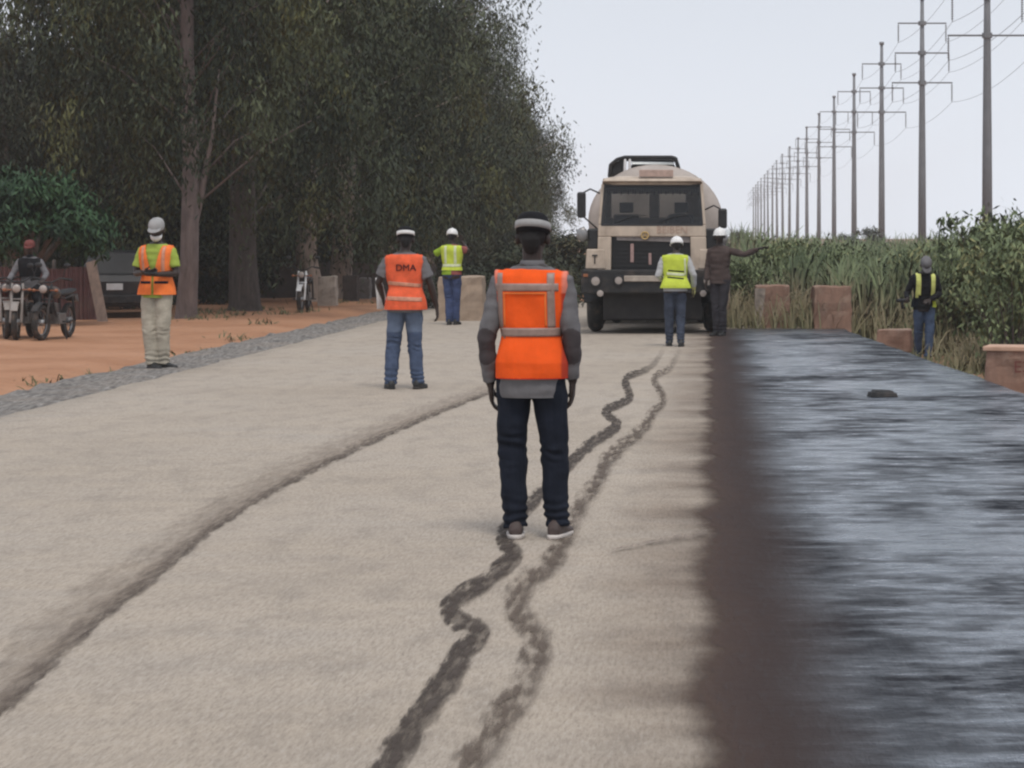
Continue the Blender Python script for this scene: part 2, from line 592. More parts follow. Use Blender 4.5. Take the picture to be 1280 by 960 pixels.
sheen_streak = maprange(nt, rip, .5, .74, 0, .5)  # pale streaks put into the base colour as silvery sky sheen
sheen_streak = math_n(nt, 'MULTIPLY', sheen_streak, maprange(nt, xx, .35, 1.3, 0, 1))
c = mixc(nt, sheen_streak, c, (.25, .25, .255))
L.new(c, b.inputs['Base Color'])
wet = math_n(nt, 'MULTIPLY', maprange(nt, xx, .18, .95, 0, 1, True), math_n(nt, 'ADD', maprange(nt, patch, .36, .6, .16, 1.08), maprange(nt, rip, .42, .66, -.35, .35)), True)
rough = maprange(nt, wet, 0, 1, .85, .17)
L.new(rough, b.inputs['Roughness'])
L.new(maprange(nt, wet, 0, 1, .06, 1.0), b.inputs['Specular IOR Level'])
L.new(math_n(nt, 'MULTIPLY', wet, 1.0), b.inputs['Coat Weight']); b.inputs['Coat IOR'].default_value = 1.7; L.new(maprange(nt, rip, .35, .65, .09, .3), b.inputs['Coat Roughness']); b.inputs['Coat Tint'].default_value = (.84, .92, 1, 1); b.inputs['Specular Tint'].default_value = (.72, .86, 1, 1)
bn = N.new('ShaderNodeBump'); bn.inputs['Strength'].default_value = 1.0; bn.inputs['Distance'].default_value = .02
L.new(math_n(nt, 'ADD', math_n(nt, 'MULTIPLY', rip, 1.4), math_n(nt, 'MULTIPLY', grain, .9)), bn.inputs['Height']); L.new(bn.outputs['Normal'], b.inputs['Normal']); L.new(bn.outputs['Normal'], b.inputs['Coat Normal'])
tag(put('bitumen_surface', bm, m, None, True), kind='structure')

# ------------------------------------------------------------------ wandering trails of spilt binder on the dry stone
def trail_mat(name, c_in, c_out, sharp, hole):
    m, nt, N, L, b = nodes_of(name)
    uv = N.new('ShaderNodeUVMap'); sp = N.new('ShaderNodeSeparateXYZ'); L.new(uv.outputs['UV'], sp.inputs[0])
    n1 = tex_noise(nt, 7, 5, .7, stretch=(1, .22, 1)); n2 = tex_noise(nt, 26, 4, .7, stretch=(1, .13, 1))
    u = sp.outputs['X']
    d = math_n(nt, 'ADD', u, math_n(nt, 'ADD', math_n(nt, 'MULTIPLY', math_n(nt, 'SUBTRACT', n1, .5), 1.5), math_n(nt, 'MULTIPLY', math_n(nt, 'SUBTRACT', n2, .5), 1.6)))
    left = maprange(nt, d, -1.0, -1.0 + sharp[0], 0, 1, True); right = maprange(nt, d, 1.0 - sharp[1], 1.0, 1, 0, True)
    al = math_n(nt, 'MULTIPLY', left, right)
    al = math_n(nt, 'MULTIPLY', al, maprange(nt, n2, .4, .6, 1 - hole, 1))
    al = math_n(nt, 'MULTIPLY', al, math_n(nt, 'MULTIPLY', maprange(nt, u, -1, -.82, 0, 1), maprange(nt, u, .82, 1, 1, 0)))
    al = math_n(nt, 'MULTIPLY', al, maprange(nt, sp.outputs['Y'], .9, 1.0, 1, .0))
    if sharp[1] < .5: al = math_n(nt, 'MULTIPLY', al, maprange(nt, u, .0, .8, .26, 1))
    L.new(al, b.inputs['Alpha'])
    c = mixc(nt, maprange(nt, math_n(nt, 'ADD', u, math_n(nt, 'MULTIPLY', math_n(nt, 'SUBTRACT', n2, .5), .7)), .2, .85, 0, 1) if sharp[1] < .5 else maprange(nt, d, -.8, .8, 0, 1), c_in, c_out)
    c = mixc(nt, maprange(nt, n2, .5, .8, 0, .5), c, (.12, .1, .085))
    L.new(c, b.inputs['Base Color']); b.inputs['Roughness'].default_value = .85; b.inputs['Specular IOR Level'].default_value = .15
    return m


def trail(pts, wid, m, z):
    P = []
    pp = [pts[0]] + pts + [pts[-1]]; ww = [wid[0]] + wid + [wid[-1]]
    for i in range(1, len(pp) - 2):
        for k in range(8):
            t = k / 8
            q = [0, 0]
            for j in (0, 1):
                p0, p1, p2, p3 = (pp[i + d][j] for d in (-1, 0, 1, 2))
                q[j] = .5 * (2 * p1 + (p2 - p0) * t + (2 * p0 - 5 * p1 + 4 * p2 - p3) * t * t + (3 * p1 - p0 - 3 * p2 + p3) * t ** 3)
            P.append((q[0], q[1], ww[i] * (1 - t) + ww[i + 1] * t))
    bm = BM(); uvl = bm.loops.layers.uv.new('UVMap')
    rows = []
    for i, (x, y, wd) in enumerate(P):
        x2, y2, _ = P[min(i + 1, len(P) - 1)]; x1, y1, _ = P[max(i - 1, 0)]
        d = Vector((x2 - x1, y2 - y1)); d = d.normalized() if d.length > 0 else Vector((0, -1))
        nx, ny = -d.y, d.x
        row = []
        for u in (-1, -.5, 0, .5, 1):
            yy = max(y + ny * u * wd * .54, 305); X, Y = gp(x + nx * u * wd * .54, yy)
            row.append((bm.verts.new((X, Y, z + .003 * noise.noise(Vector((X * .4, Y * .15, 9))))), (u, i / (len(P) - 1))))
        rows.append(row)
    for a_, b_ in zip(rows, rows[1:]):
        for k in range(4):
            q = (a_[k], a_[k + 1], b_[k + 1], b_[k])
            f = bm.faces.new([v for v, _ in q])
            for lp, (_, uvv) in zip(f.loops, q): lp[uvl].uv = uvv
    me = bpy.data.meshes.new('binder_trail'); bm.normal_update(); bm.to_mesh(me); bm.free()
    return tag(link('binder_trail', me, m), kind='structure')


tm1 = trail_mat('binder_dark', (.052, .04, .033), (.066, .051, .042), (.55, .55), .6)
tm2 = trail_mat('binder_faint', (.135, .104, .08), (.11, .084, .066), (.85, .85), .85)
tm3 = trail_mat('binder_seam', (.22, .172, .135), (.075, .056, .045), (.8, .25), .6)
trail([(470, 985), (500, 935), (545, 870), (582, 818), (597, 795), (574, 776), (566, 756), (615, 722), (642, 695), (630, 672), (650, 645), (672, 622), (715, 578), (738, 556), (771, 532), (757, 514), (786, 499), (783, 474), (814, 459), (832, 432)],
      [52, 46, 40, 38, 36, 32, 30, 27, 27, 24, 20, 20, 15, 17, 14, 12, 12, 11, 9, 8], tm1, .006)
trail([(575, 985), (600, 945), (640, 885), (668, 832), (673, 795), (646, 766), (655, 735), (692, 700), (722, 640), (746, 604), (762, 574), (800, 541), (815, 520), (829, 500), (819, 474), (838, 460), (852, 432)],
      [60, 56, 50, 46, 44, 38, 38, 34, 28, 26, 24, 20, 16, 12, 11, 10, 8], tm2, .009)
trail([(-30, 872), (0, 848), (60, 798), (120, 748), (180, 708), (260, 647), (340, 601), (420, 562), (500, 527), (560, 504), (610, 486), (680, 455)],
      [95, 84, 72, 62, 52, 42, 36, 31, 25, 20, 15, 9], tm3, .006)
trail([(765, 691), (800, 684), (840, 677), (870, 672), (888, 668)], [2, 7, 10, 11, 9], trail_mat('binder_wisp', (.25, .2, .165), (.2, .16, .135), (1.3, 1.3), .8), .017)
# ------------------------------------------------------------------ foliage
def leaf_mat(name, lo, hi, yellow, rough=.6):
    m, nt, N, L, b = nodes_of(name)
    at = N.new('ShaderNodeAttribute'); at.attribute_name = 'Col'
    sp = N.new('ShaderNodeSeparateColor'); L.new(at.outputs['Color'], sp.inputs[0])
    c = mixc(nt, sp.outputs[0], lo, hi)
    c = mixc(nt, sp.outputs[1], c, yellow)
    L.new(c, b.inputs['Base Color']); b.inputs['Roughness'].default_value = rough; b.inputs['Specular IOR Level'].default_value = .25
    return m


LEAF = leaf_mat('eucalyptus_leaf', (.024, .033, .019), (.095, .108, .054), (.15, .145, .05))
LEAF_FAR = leaf_mat('grove_leaf', (.02, .026, .019), (.068, .076, .047), (.11, .1, .05))
LEAF_MANGO = leaf_mat('mango_leaf', (.014, .032, .017), (.055, .115, .05), (.08, .11, .03))
LEAF_BUSH = leaf_mat('bush_leaf', (.03, .036, .022), (.065, .075, .042), (.12, .1, .05))
LEAF_CANE = leaf_mat('cane_leaf', (.06, .085, .04), (.24, .285, .15), (.28, .21, .135))
LEAF_DRY = leaf_mat('dry_grass', (.2, .135, .085), (.38, .27, .18), (.15, .15, .075))
LEAF_SHRUB = leaf_mat('shrub_leaf', (.08, .108, .052), (.25, .3, .15), (.33, .31, .14))
BARK_PALE = simple('palest_bark', (.3, .24, .2), .85, .3, 3, dirt=(.1, .08, .07), dirt_amt=.7, bump_s=.5, stretch=(3, 3, .5))
BARK = simple('pale_bark', (.15, .115, .105), .85, .35, 3, dirt=(.08, .06, .055), dirt_amt=.8, bump_s=.5, stretch=(3, 3, .5))
BARK_DARK = simple('dark_bark', (.095, .075, .065), .9, .35, 4, dirt=(.04, .034, .03), dirt_amt=.7, bump_s=.5, stretch=(3, 3, .5))


def leaves(centres, per, sig, length, width, droop, tint, rng, yellow=.12):
    """loose sprays of separate narrow leaves round every centre"""
    C = np.repeat(np.asarray(centres), per, axis=0)
    n = len(C)
    off = rng.normal(0, 1, (n, 3)) * np.asarray(sig) * np.repeat(rng.uniform(.5, 1.35, len(centres)), per)[:, None]
    # each spray hangs: the lower a leaf the nearer it is to its strand
    off[:, 2] -= np.abs(rng.normal(0, 1, n)) * sig[2] * droop
    P = C + off
    d = rng.normal(0, 1, (n, 3)); d[:, 2] = -np.abs(d[:, 2]) - droop
    d /= np.linalg.norm(d, axis=1)[:, None]
    s = np.cross(d, rng.normal(0, 1, (n, 3))); s /= np.linalg.norm(s, axis=1)[:, None]
    ln = length * rng.uniform(.6, 1.3, n)[:, None]; wd = width * rng.uniform(.7, 1.2, n)[:, None]
    V = np.stack([P, P + d * ln * .45 + s * wd * .5, P + d * ln, P + d * ln * .45 - s * wd * .5], 1).reshape(-1, 3)
    t = np.repeat(np.asarray(tint), per) + rng.normal(0, .06, n)
    yl = np.repeat((rng.uniform(0, 1, len(centres)) < yellow) * rng.uniform(.2, .75, len(centres)), per)
    cols = np.stack([np.clip(t, 0, 1), np.clip(yl, 0, 1), np.zeros(n)], 1)
    N_ = off / (np.linalg.norm(off, axis=1)[:, None] + 1e-6) * .9 + np.array([0, 0, .35]) + rng.normal(0, .28, (n, 3))
    N_ /= np.linalg.norm(N_, axis=1)[:, None]
    return V, np.repeat(cols, 4, axis=0), np.repeat(N_, 4, axis=0)


PROF = [(1.2, 1.3), (2.2, 3.0), (3.5, 3.9), (5, 4.1), (7, 3.7), (9, 3.1), (11, 2.5), (13, 1.7), (15, .8), (16, .2)]


def euc(seed, z_lo, n_clump=120, per=320, trunk_r=.3, prof=PROF, top=15.5, lf=.18, lw=.052, sig=(.36, .36, .5)):
    rng = np.random.default_rng(seed)
    pz = [p[0] for p in prof]; pr = [p[1] for p in prof]
    cen = []
    while len(cen) < n_clump:
        z = rng.uniform(max(z_lo, prof[0][0]), top)
        r = np.interp(z, pz, pr)
        if rng.uniform() > (r / max(pr)) ** 1.2: continue
        a = rng.uniform(0, 2 * math.pi); q = r * math.sqrt(rng.uniform(.02 if seed == 1 else .12, 1.0)) * (1.28 if rng.uniform() < .13 else 1.0)
        cen.append((q * math.cos(a), q * math.sin(a), z))
    cen = np.array(cen)
    V, cols, nr = leaves(cen, per, sig, lf, lw, 1.0, rng.beta(.8, 1.1, n_clump), rng)
    crown = quads_mesh('crown', V, cols=cols, nrm=nr)
    bm = BM()
    bend = [(rng.normal(0, .12), rng.normal(0, .12)) for _ in range(6)]
    pts = []; acc = [0, 0]
    hs = [-.25, .15, 1.2, 3.2, 5.5, 8, 10.5, 13]
    for i, h in enumerate(hs):
        if i > 1: acc = [acc[0] + bend[(i - 2) % 6][0], acc[1] + bend[(i - 2) % 6][1]]
        pts.append(Vector((acc[0], acc[1], min(h, top - 1))))
    rad = [trunk_r * k for k in (1.5, 1.15, .98, .88, .74, .55, .36, .15)]
    tube(bm, pts, rad, 12, cap=False, dense=3)

    def axis_at(z):
        for p, q in zip(pts, pts[1:]):
            if p.z <= z <= q.z and q.z > p.z: return p.lerp(q, (z - p.z) / (q.z - p.z))
        return pts[-1]
    for c in cen[::5]:
        c = Vector(c)
        zb = max(2.0, c.z - .5 - .45 * math.hypot(c.x, c.y))
        if zb > top - 2: continue
        p = axis_at(zb)
        mid = p.lerp(c, .5) + Vector((0, 0, .25))
        rr = trunk_r * .16 * (1 - zb / 18)
        tube(bm, [p, mid, c], [rr, rr * .6, rr * .2], 5, cap=False)
    me = bpy.data.meshes.new('trunk'); bmesh.ops.recalc_face_normals(bm, faces=bm.faces); bm.to_mesh(me); bm.free()
    me.polygons.foreach_set('use_smooth', [True] * len(me.polygons))
    return me, crown


def tree(name, label, x, y, tm, cm, bark, leaf, rz=0, s=1.0, group=None, cat='tree', sz=1.0):
    r = empty(name, (x, y, ground_z(x, y)), rz)
    r.scale = (s, s, s * sz)
    tag(r, label, cat, group)
    if not tm.materials: tm.materials.append(bark)
    if not cm.materials: cm.materials.append(leaf)
    if name != 'pale_tree':
        pass
    link('trunk', tm, None, r); link('crown', cm, None, r)
    return r


# the roadside row; the two front trees have their own meshes, with bare lower trunks
tmA, cmA = euc(1, 4.0, 165, 330, .23)
tree('eucalyptus_tree', 'eucalyptus with a bare pale forked trunk behind the person in a grey cap', ax(233, 50), 50, tmA, cmA, BARK, LEAF, .4, .86, sz=1 / .86)
# its low fork
bm = BM()
p0 = Vector((0, 0, 1.3)); tube(bm, [p0 + Vector((-.05, 0, -.75)), p0 + Vector((.0, 0, -.1)), p0 + Vector((.18, -.05, .7)), p0 + Vector((.36, -.1, 1.4)), p0 + Vector((.6, -.2, 2.6)), p0 + Vector((.75, -.2, 3.9))], [.06, .12, .11, .085, .05, .015], 9, cap=False, dense=3)
fork = put('side_stem', bm, BARK, None, True)
fork.parent = [o for o in COL.objects if o.name == 'eucalyptus_tree'][0]
tmB, cmB = euc(2, 2.3, 130, 340, .33)
tree('eucalyptus_tree', 'thickest dark eucalyptus trunk, between the grey-capped person and the white-fronted motorcycle', ax(306, 56), 56, tmB, cmB, BARK_DARK, LEAF, 0)
VAR = [euc(10 + i, 2.1, 115, 340, .3) for i in range(3)]
tree('eucalyptus_tree', 'slim pale eucalyptus trunk directly behind the white-fronted motorcycle', ax(390, 64), 64, VAR[0][0], VAR[0][1], BARK_PALE, LEAF, 1.0)
tree('eucalyptus_tree', 'eucalyptus trunk behind the pale rounded block', ax(424, 67), 67, VAR[1][0], VAR[1][1], BARK_PALE, LEAF, 2.2)
tree('eucalyptus_tree', 'eucalyptus rising behind the person in the worn orange vest and jeans', ax(474, 74), 74, VAR[2][0], VAR[2][1], BARK_PALE, LEAF, 3.9)
G = 'eucalyptus trees of the roadside row'
i = 0
for y in (82, 89, 97, 104, 112, 120, 129, 139, 150, 163, 178):
    v = VAR[i % 3]
    s = (1.06, .84, 1.0, .74, .98, .7, .92, .66, .88, .7, .8)[i % 11] * random.uniform(.97, 1.03)
    tree('eucalyptus_tree', 'tall eucalyptus merging into the dark receding roadside row', -10.6 - max(0, y - 92) * .038 + random.uniform(-.5, .4), y, v[0], v[1], BARK, LEAF, random.uniform(0, 6.28), s, G)
    i += 1
G = 'trees of the grove behind the roadside row'
FARV = [euc(30 + k, 1.4, 110, 260, .24, lf=.25, lw=.07, sig=(.46, .46, .55)) for k in range(3)]
for (x, y) in [(-15.5, 62), (-15.2, 72), (-14.6, 81), (-15.5, 92), (-14.8, 104), (-15.6, 118), (-15, 134), (-15.4, 152),
               (-17.5, 79), (-18.5, 90), (-19.5, 104), (-20, 122), (-22, 112), (-22, 140)]:
    v = FARV[i % 3]
    tree('grove_tree', 'tall dark leafy tree merging into the grove behind the roadside row', x + random.uniform(-.7, .7), y + random.uniform(-1.5, 1.5), v[0], v[1], BARK_DARK, LEAF_FAR, random.uniform(0, 6.28), random.uniform(.85, 1.1), G)
    i += 1
# lower trees at the far left, with the sky above them
G = 'lower leafy trees at the left end of the grove'
for (x, y, s) in [(-16.4, 56, .45), (-21, 70, .52), (-24.2, 77, .56), (-18.7, 63, .48), (-28, 90, .64), (-19.6, 76, .56), (-23.5, 96, .68), (-32, 108, .74), (-27, 104, .72)]:
    v = FARV[i % 3]
    tree('leafy_tree', 'lower leafy tree at the left end of the grove, sky above its top', x, y, v[0], v[1], BARK_DARK, LEAF_FAR, random.uniform(0, 6.28), s, G)
    i += 1

# round mango tree
rng = np.random.default_rng(5)
cen = []
for _ in range(110):
    d = rng.normal(0, 1, 3); d /= np.linalg.norm(d); d[2] = abs(d[2]) * 1.25 - .25
    q = rng.uniform(.72, 1.0)
    cen.append((1.42 * d[0] * q, 1.3 * d[1] * q, 1.75 + 1.05 * d[2] * q))
V, c_, nr = leaves(cen, 130, (.15, .15, .11), .16, .05, .5, rng.beta(2, 2, 110), rng, .05)
cm = quads_mesh('crown', V, cols=c_, nrm=nr)
bm = BM(); tube(bm, [(0, 0, -.2), (.03, 0, .5), (0, .05, 1.1), (.02, 0, 1.7)], [.15, .11, .1, .07], 10, cap=False, dense=2)
for k in range(8):
    a = k * .8; tube(bm, [(0, 0, .9), (.5 * math.cos(a), .5 * math.sin(a), 1.5), (1.0 * math.cos(a), 1.0 * math.sin(a), 1.9)], [.06, .045, .02], 6, cap=False)
tm = bpy.data.meshes.new('trunk'); bm.to_mesh(tm); bm.free()
tree('mango_tree', 'low round dark green tree behind the parked motorcycles', ax(38, 46.5), 46.5, tm, cm, BARK_DARK, LEAF_MANGO, 0, 1.08, None, 'tree')


def bush_mesh(seed, rx, h, n, per, lf, lw, base=.1):
    rng = np.random.default_rng(seed)
    cen = []
    for _ in range(n):
        a = rng.uniform(0, 6.28); q = math.sqrt(rng.uniform(0, 1)); z = rng.uniform(base, 1) ** .8
        rr = rx * q * math.sqrt(max(.05, 1 - (max(0, z - .35) / .68) ** 2))
        cen.append((rr * math.cos(a), rr * math.sin(a), z * h))
    V, c_, nr = leaves(cen, per, (.16, .16, .14), lf, lw, .2, rng.beta(1.7, 2, n), rng, .12)
    crown = quads_mesh('foliage', V, cols=c_, nrm=nr)
    bm = BM()
    for k in range(0, n, 3):
        c = Vector(cen[k]); tube(bm, [(c.x * .12, c.y * .12, -.1), (c.x * .5, c.y * .5, c.z * .6), c], [.022, .016, .006], 5, cap=False)
    st = bpy.data.meshes.new('stems'); bm.to_mesh(st); bm.free()
    return st, crown


def bush(name, label, x, y, v, leaf, s, sz=1.0, group=None, cat='bush', rz=None):
    r = empty(name, (x, y, ground_z(x, y)), random.uniform(0, 6.28) if rz is None else rz)
    r.scale = (s, s, s * sz)
    tag(r, label, cat, group)
    if not v[0].materials: v[0].materials.append(BARK_DARK)
    if not v[1].materials: v[1].materials.append(leaf)
    link('stems', v[0], None, r); link('foliage', v[1], None, r)
    return r


BV = [bush_mesh(60 + k, 1.5, 2.0, 70, 90, .2, .06) for k in range(3)]
G = 'dark undergrowth bushes between the trunks'
k = 0
for (x, y, s) in [(-18.5, 60, 1), (-16.5, 58.5, .9), (-14.4, 61, 1.1), (-13.0, 63.5, 1), (-14.2, 69, 1.2), (-12.8, 72, 1.1), (-12.6, 78, 1.2), (-12.4, 84, 1.2), (-11.8, 91, 1.2), (-11.2, 99, 1.3), (-11.0, 107, 1.3),
                  (-10.4, 92, 1.1), (-11.2, 116, 1.3), (-11.6, 125, 1.3), (-16.4, 66, 1.2), (-20, 66, 1.2), (-17.8, 73, 1.2), (-22.5, 72, 1.3), (-13.9, 57, .75), (-12.4, 60.5, .7)]:
    bush('undergrowth_bush', 'dark bush in the shade at the foot of the grove', x, y, BV[k % 3], LEAF_BUSH, s, 1.0, G); k += 1
# beyond the end of the works, between the person in orange and the truck
G = 'green bushes past the end of the road'
for (x, y, s) in [(-5.4, 70, .9), (-4.6, 78, 1.0), (-6.4, 84, 1.1), (-3.2, 86, .9), (-2.6, 72, .7), (-5.0, 60, .75), (-3.9, 57, .62), (-3.1, 62, .7), (-5.9, 56, .6)]:
    bush('roadside_bush', 'green bush beyond the truck past the end of the works', x, y, BV[k % 3], LEAF_CANE, s, .85, G); k += 1

# ------------------------------------------------------------------ tall cane grass on the right (nobody could count it)
def blades(roots, h, width, rng, leaves_n, spread, tint, yl, segs=4):
    Vs, Cs, Ns = [], [], []
    for (x, y), hh, t, ye in zip(roots, h, tint, yl):
        z0 = ground_z(x, y) - .03
        lean = rng.normal(0, .1, 2)
        for q in range(leaves_n):
            a = rng.uniform(0, 6.28); f = rng.uniform(.05, .75) if leaves_n > 3 else 0.0
            L_ = hh * (1 - f * .55) * rng.uniform(.55, 1.0)
            bx, by, bz = x + lean[0] * f * hh, y + lean[1] * f * hh, z0 + f * hh * .8
            sp_ = spread * rng.uniform(.3, 1.0) * L_
            wv = np.array([-math.sin(a + .6), math.cos(a + .6), 0]) * width * rng.uniform(.6, 1.2)
            pts = []
            for k in range(segs + 1):
                s = k / segs
                dz = L_ * (s - .55 * spread * 1.4 * s ** 3) * (1 - f * .25)
                pts.append(np.array([bx + lean[0] * s + math.cos(a) * sp_ * s ** 1.7, by + lean[1] * s + math.sin(a) * sp_ * s ** 1.7, bz + dz]))
            ws = [.55 + .45 * min(1, s_ * 4) if s_ < .3 else (1 - (s_ - .3) / .72) for s_ in [k / segs for k in range(segs + 1)]]
            tt = np.clip(t + rng.normal(0, .15), 0, 1); yy = np.clip(ye + rng.normal(0, .12), 0, 1)
            nv = np.array([.5 * math.cos(a), .5 * math.sin(a) - .35, .75]); nv /= np.linalg.norm(nv)
            Ns += [nv] * (4 * segs)
            for k in range(segs):
                Vs += [pts[k] - wv * ws[k] * .5, pts[k] + wv * ws[k] * .5, pts[k + 1] + wv * ws[k + 1] * .5, pts[k + 1] - wv * ws[k + 1] * .5]
                for s_ in (k, k, k + 1, k + 1):
                    Cs.append((tt, np.clip(yy + .85 * (1 - 1.7 * (f * .9 + s_ / segs * .4)), 0, 1), 0))
    return quads_mesh('grass', np.array(Vs), cols=np.array(Cs), nrm=np.array(Ns))


rng = np.random.default_rng(21)
roots, hh = [], []
while len(roots) < 2000:
    y = 43.5 + 40 * rng.uniform() ** 1.6
    px = rng.uniform(898, 1330)
    x = ax(px, y)
    if x < edge_x(y) + .0 and y < 47.5: continue
    top = np.interp(px, [900, 960, 1100, 1150, 1200, 1280, 1330], [297, 291, 293, 285, 268, 252, 240])
    h = az(top, min(y, 49)) - ground_z(x, y)
    hh.append(h * rng.uniform(.78, 1.1) * (1 + .22 * noise.noise(Vector((px * .021, y * .05, 2))))); roots.append((x, y))
while len(roots) < 2900:
    y = rng.uniform(80, 190); px = rng.uniform(893, 1340)
    roots.append((ax(px, y), y)); hh.append(rng.uniform(2.2, 2.9))
cl = [noise.noise(Vector((x * .9, y * .25, 3))) for x, y in roots]
me = blades(roots, hh, .05, rng, 8, .46, [.5 + .7 * c for c in cl], [.18 + .25 * c for c in cl])
tag(link('cane_grass', me, LEAF_CANE), 'tall green cane grass behind the barrier blocks', 'tall grass', None, 'stuff')
roots, hh = [], []
while len(roots) < 2600:
    y = 36 + 11 * rng.uniform()
    px = rng.uniform(893, 1330); x = ax(px, y)
    e_ = edge_x(y)
    if y < 43.2 and x < e_ + .55: continue
    if y < 41.5 and 1118 < VX + F * x / y < 1192 and rng.uniform() < .96: continue
    if 3.1 < x < 4.2 and 39.5 < y < 42 and rng.uniform() < .8: continue
    roots.append((x, y)); hh.append(rng.uniform(.6, 1.1) * (1.5 if y > 42.8 else .85))
me = blades(roots, hh, .028, rng, 3, .5, rng.uniform(0, 1, len(roots)), rng.uniform(0, .5, len(roots)) ** 2, 3)
tag(link('dry_grass', me, LEAF_DRY), 'dry brown grass along the right verge', 'grass', None, 'stuff')
roots, hh = [], []
while len(roots) < 900:
    y = rng.uniform(24, 42); x = edge_x(y) + rng.uniform(.35, 1.7)
    roots.append((x, y)); hh.append(rng.uniform(.12, .38))
# scattered tufts on the bare soil of the left verge
for tx, ty in [gp(246, 436), gp(250, 434), gp(330, 402), gp(120, 462), gp(290, 418), gp(60, 470), gp(385, 388), gp(300, 392), gp(275, 396), gp(355, 391), gp(238, 398), gp(236, 392), gp(262, 388), gp(288, 386), gp(276, 390), gp(246, 386), gp(300, 384), gp(340, 384), gp(425, 376), gp(465, 376)]:
    for _ in range(26):
        roots.append((tx + rng.normal(0, .16), ty + rng.normal(0, .5))); hh.append(rng.uniform(.08, .32))
me = blades(roots, hh, .02, rng, 3, .6, rng.uniform(0, 1, len(roots)), rng.uniform(0, .9, len(roots)), 3)
tag(link('verge_grass', me, LEAF_DRY), 'short dry grass tufts on the bare verges', 'grass', None, 'stuff')

# broad-leaved shrubs in front of the cane on the right
SV = []
for k in range(3):
    rng = np.random.default_rng(90 + k)
    cen = [(rng.normal(0, .42), rng.normal(0, .42), rng.uniform(.25, 1.0) ** .8 * 2.1) for _ in range(46)]
    V, c_, nr = leaves(cen, 60, (.17, .17, .15), .14, .05, .5, rng.beta(2, 2, 46), rng, .2)
    cr = quads_mesh('foliage', V, cols=c_, nrm=nr)
    bm = BM()
    for c in cen[::2]:
        c = Vector(c); tube(bm, [(c.x * .2, c.y * .2, -.1), (c.x * .6, c.y * .6, c.z * .55), c], [.018, .013, .006], 5, cap=False)
    st = bpy.data.meshes.new('stems'); bm.to_mesh(st); bm.free()
    SV.append((st, cr))
G = 'leafy shrubs along the front of the cane'
for k, (px, y, s, lab) in enumerate([
        (1268, 36.5, .9, 'leafy shrub rising directly behind the numbered orange block'),
        (1290, 38, 1.05, 'tallest leafy shrub, cut by the right edge behind the numbered block'),
        (1262, 42, 1.0, None), (1225, 45.5, .9, None), (1195, 46, .8, None), (1305, 42, 1.15, None),
        (1236, 45, 1.12, 'shrub whose curled top leaves stand against the sky beside the nearest power pole'),
        (925, 46.5, .66, None), (1125, 47.5, .8, None), (968, 51, .78, None), (1008, 52.5, .82, None), (1062, 51.5, .84, None), (1160, 46, .82, None), (1213, 43.5, .95, None)]):
    lb = lab or 'leafy green shrub growing in the front of the cane grass'
    bush('leafy_shrub', lb, ax(px, y), y, SV[k % 3], LEAF_SHRUB, s, 1.0, G, 'shrub')
# pale shrubs far off against the sky
PALE = leaf_mat('pale_leaf', (.10, .11, .09), (.17, .18, .15), (.2, .19, .12))
v = bush_mesh(77, 1.6, 2.6, 40, 60, .24, .07, .3)
G = 'pale feathery shrubs far down the field'
for px, y, s, lab in [(1086, 150, 1.0, 'pale twiggy shrub between two power poles above the grass'), (1058, 155, .85, 'pale twiggy shrub directly left of a power pole above the grass'), (925, 130, .75, 'pale shrub top beside the truck mirror above the grass')]:
    bush('pale_shrub', lab, ax(px, y), y, v, PALE, s, 1.0, G, 'shrub')
# ------------------------------------------------------------------ people
def hand(bm, w_, d, n, t, curl=.5, spread=1.0):
    """palm, four unequal fingers and a thumb. d: to the fingertips, n: out of the palm, t: to the thumb side"""
    d = Vector(d).normalized(); n = Vector(n); n = (n - d * n.dot(d)).normalized()
    t0 = Vector(t); s = d.cross(n).normalized()
    t = s if s.dot(t0) > 0 else -s
    w_ = Vector(w_)
    loft(bm, [(w_ - d * .02, t * .026, n * .02), (w_ + d * .01, t * .03, n * .018), (w_ + d * .05, t * .041, n * .016), (w_ + d * .092, t * .042, n * .014), (w_ + d * .1, t * .036, n * .009)], 14, 2.4)
    for off, ln, k in ((.031, .072, 1), (.0105, .082, 1.05), (-.011, .077, 1.1), (-.031, .06, 1.2)):
        p = w_ + d * .08 + t * off * spread
        dd = (d + t * off * 1.2).normalized()
        pts = [p]
        for q, f in enumerate((.3, .42, .31, .25)):
            if q:
                rot = Matrix.Rotation(curl * k * (.55 if q == 1 else .75), 3, dd.cross(n).normalized())
                dd = (rot @ dd).normalized()
            pts.append(pts[-1] + dd * ln * f)
        tube(bm, pts, [.0098, .0097, .0092, .0085, .007], 8)
    p = w_ + d * .028 + t * .026
    dd = (d * .75 + t * .65 + n * .25).normalized()
    p2 = p + dd * .042; dd2 = (d * .95 + t * .22 + n * .35).normalized()
    tube(bm, [p, p2, p2 + dd2 * .03, p2 + dd2 * .052 + n * .006], [.0135, .012, .0105, .008], 8)


# torso rings: height, half width, half depth, forward offset
TORSO = [(.845, .105, .085, .0), (.90, .155, .108, -.012), (.955, .165, .115, -.012), (1.02, .152, .105, -.004), (1.10, .142, .096, .004),
         (1.20, .155, .104, .006), (1.30, .174, .112, .004), (1.37, .184, .108, -.002), (1.42, .176, .092, -.008), (1.455, .125, .074, -.012), (1.49, .066, .06, -.01)]


def crisp(me, z):
    b = bmesh.new(); b.from_mesh(me)
    bmesh.ops.bisect_plane(b, geom=b.verts[:] + b.edges[:] + b.faces[:], plane_co=(0, 0, z), plane_no=(0, 0, 1), clear_inner=True)
    b.to_mesh(me); b.free()


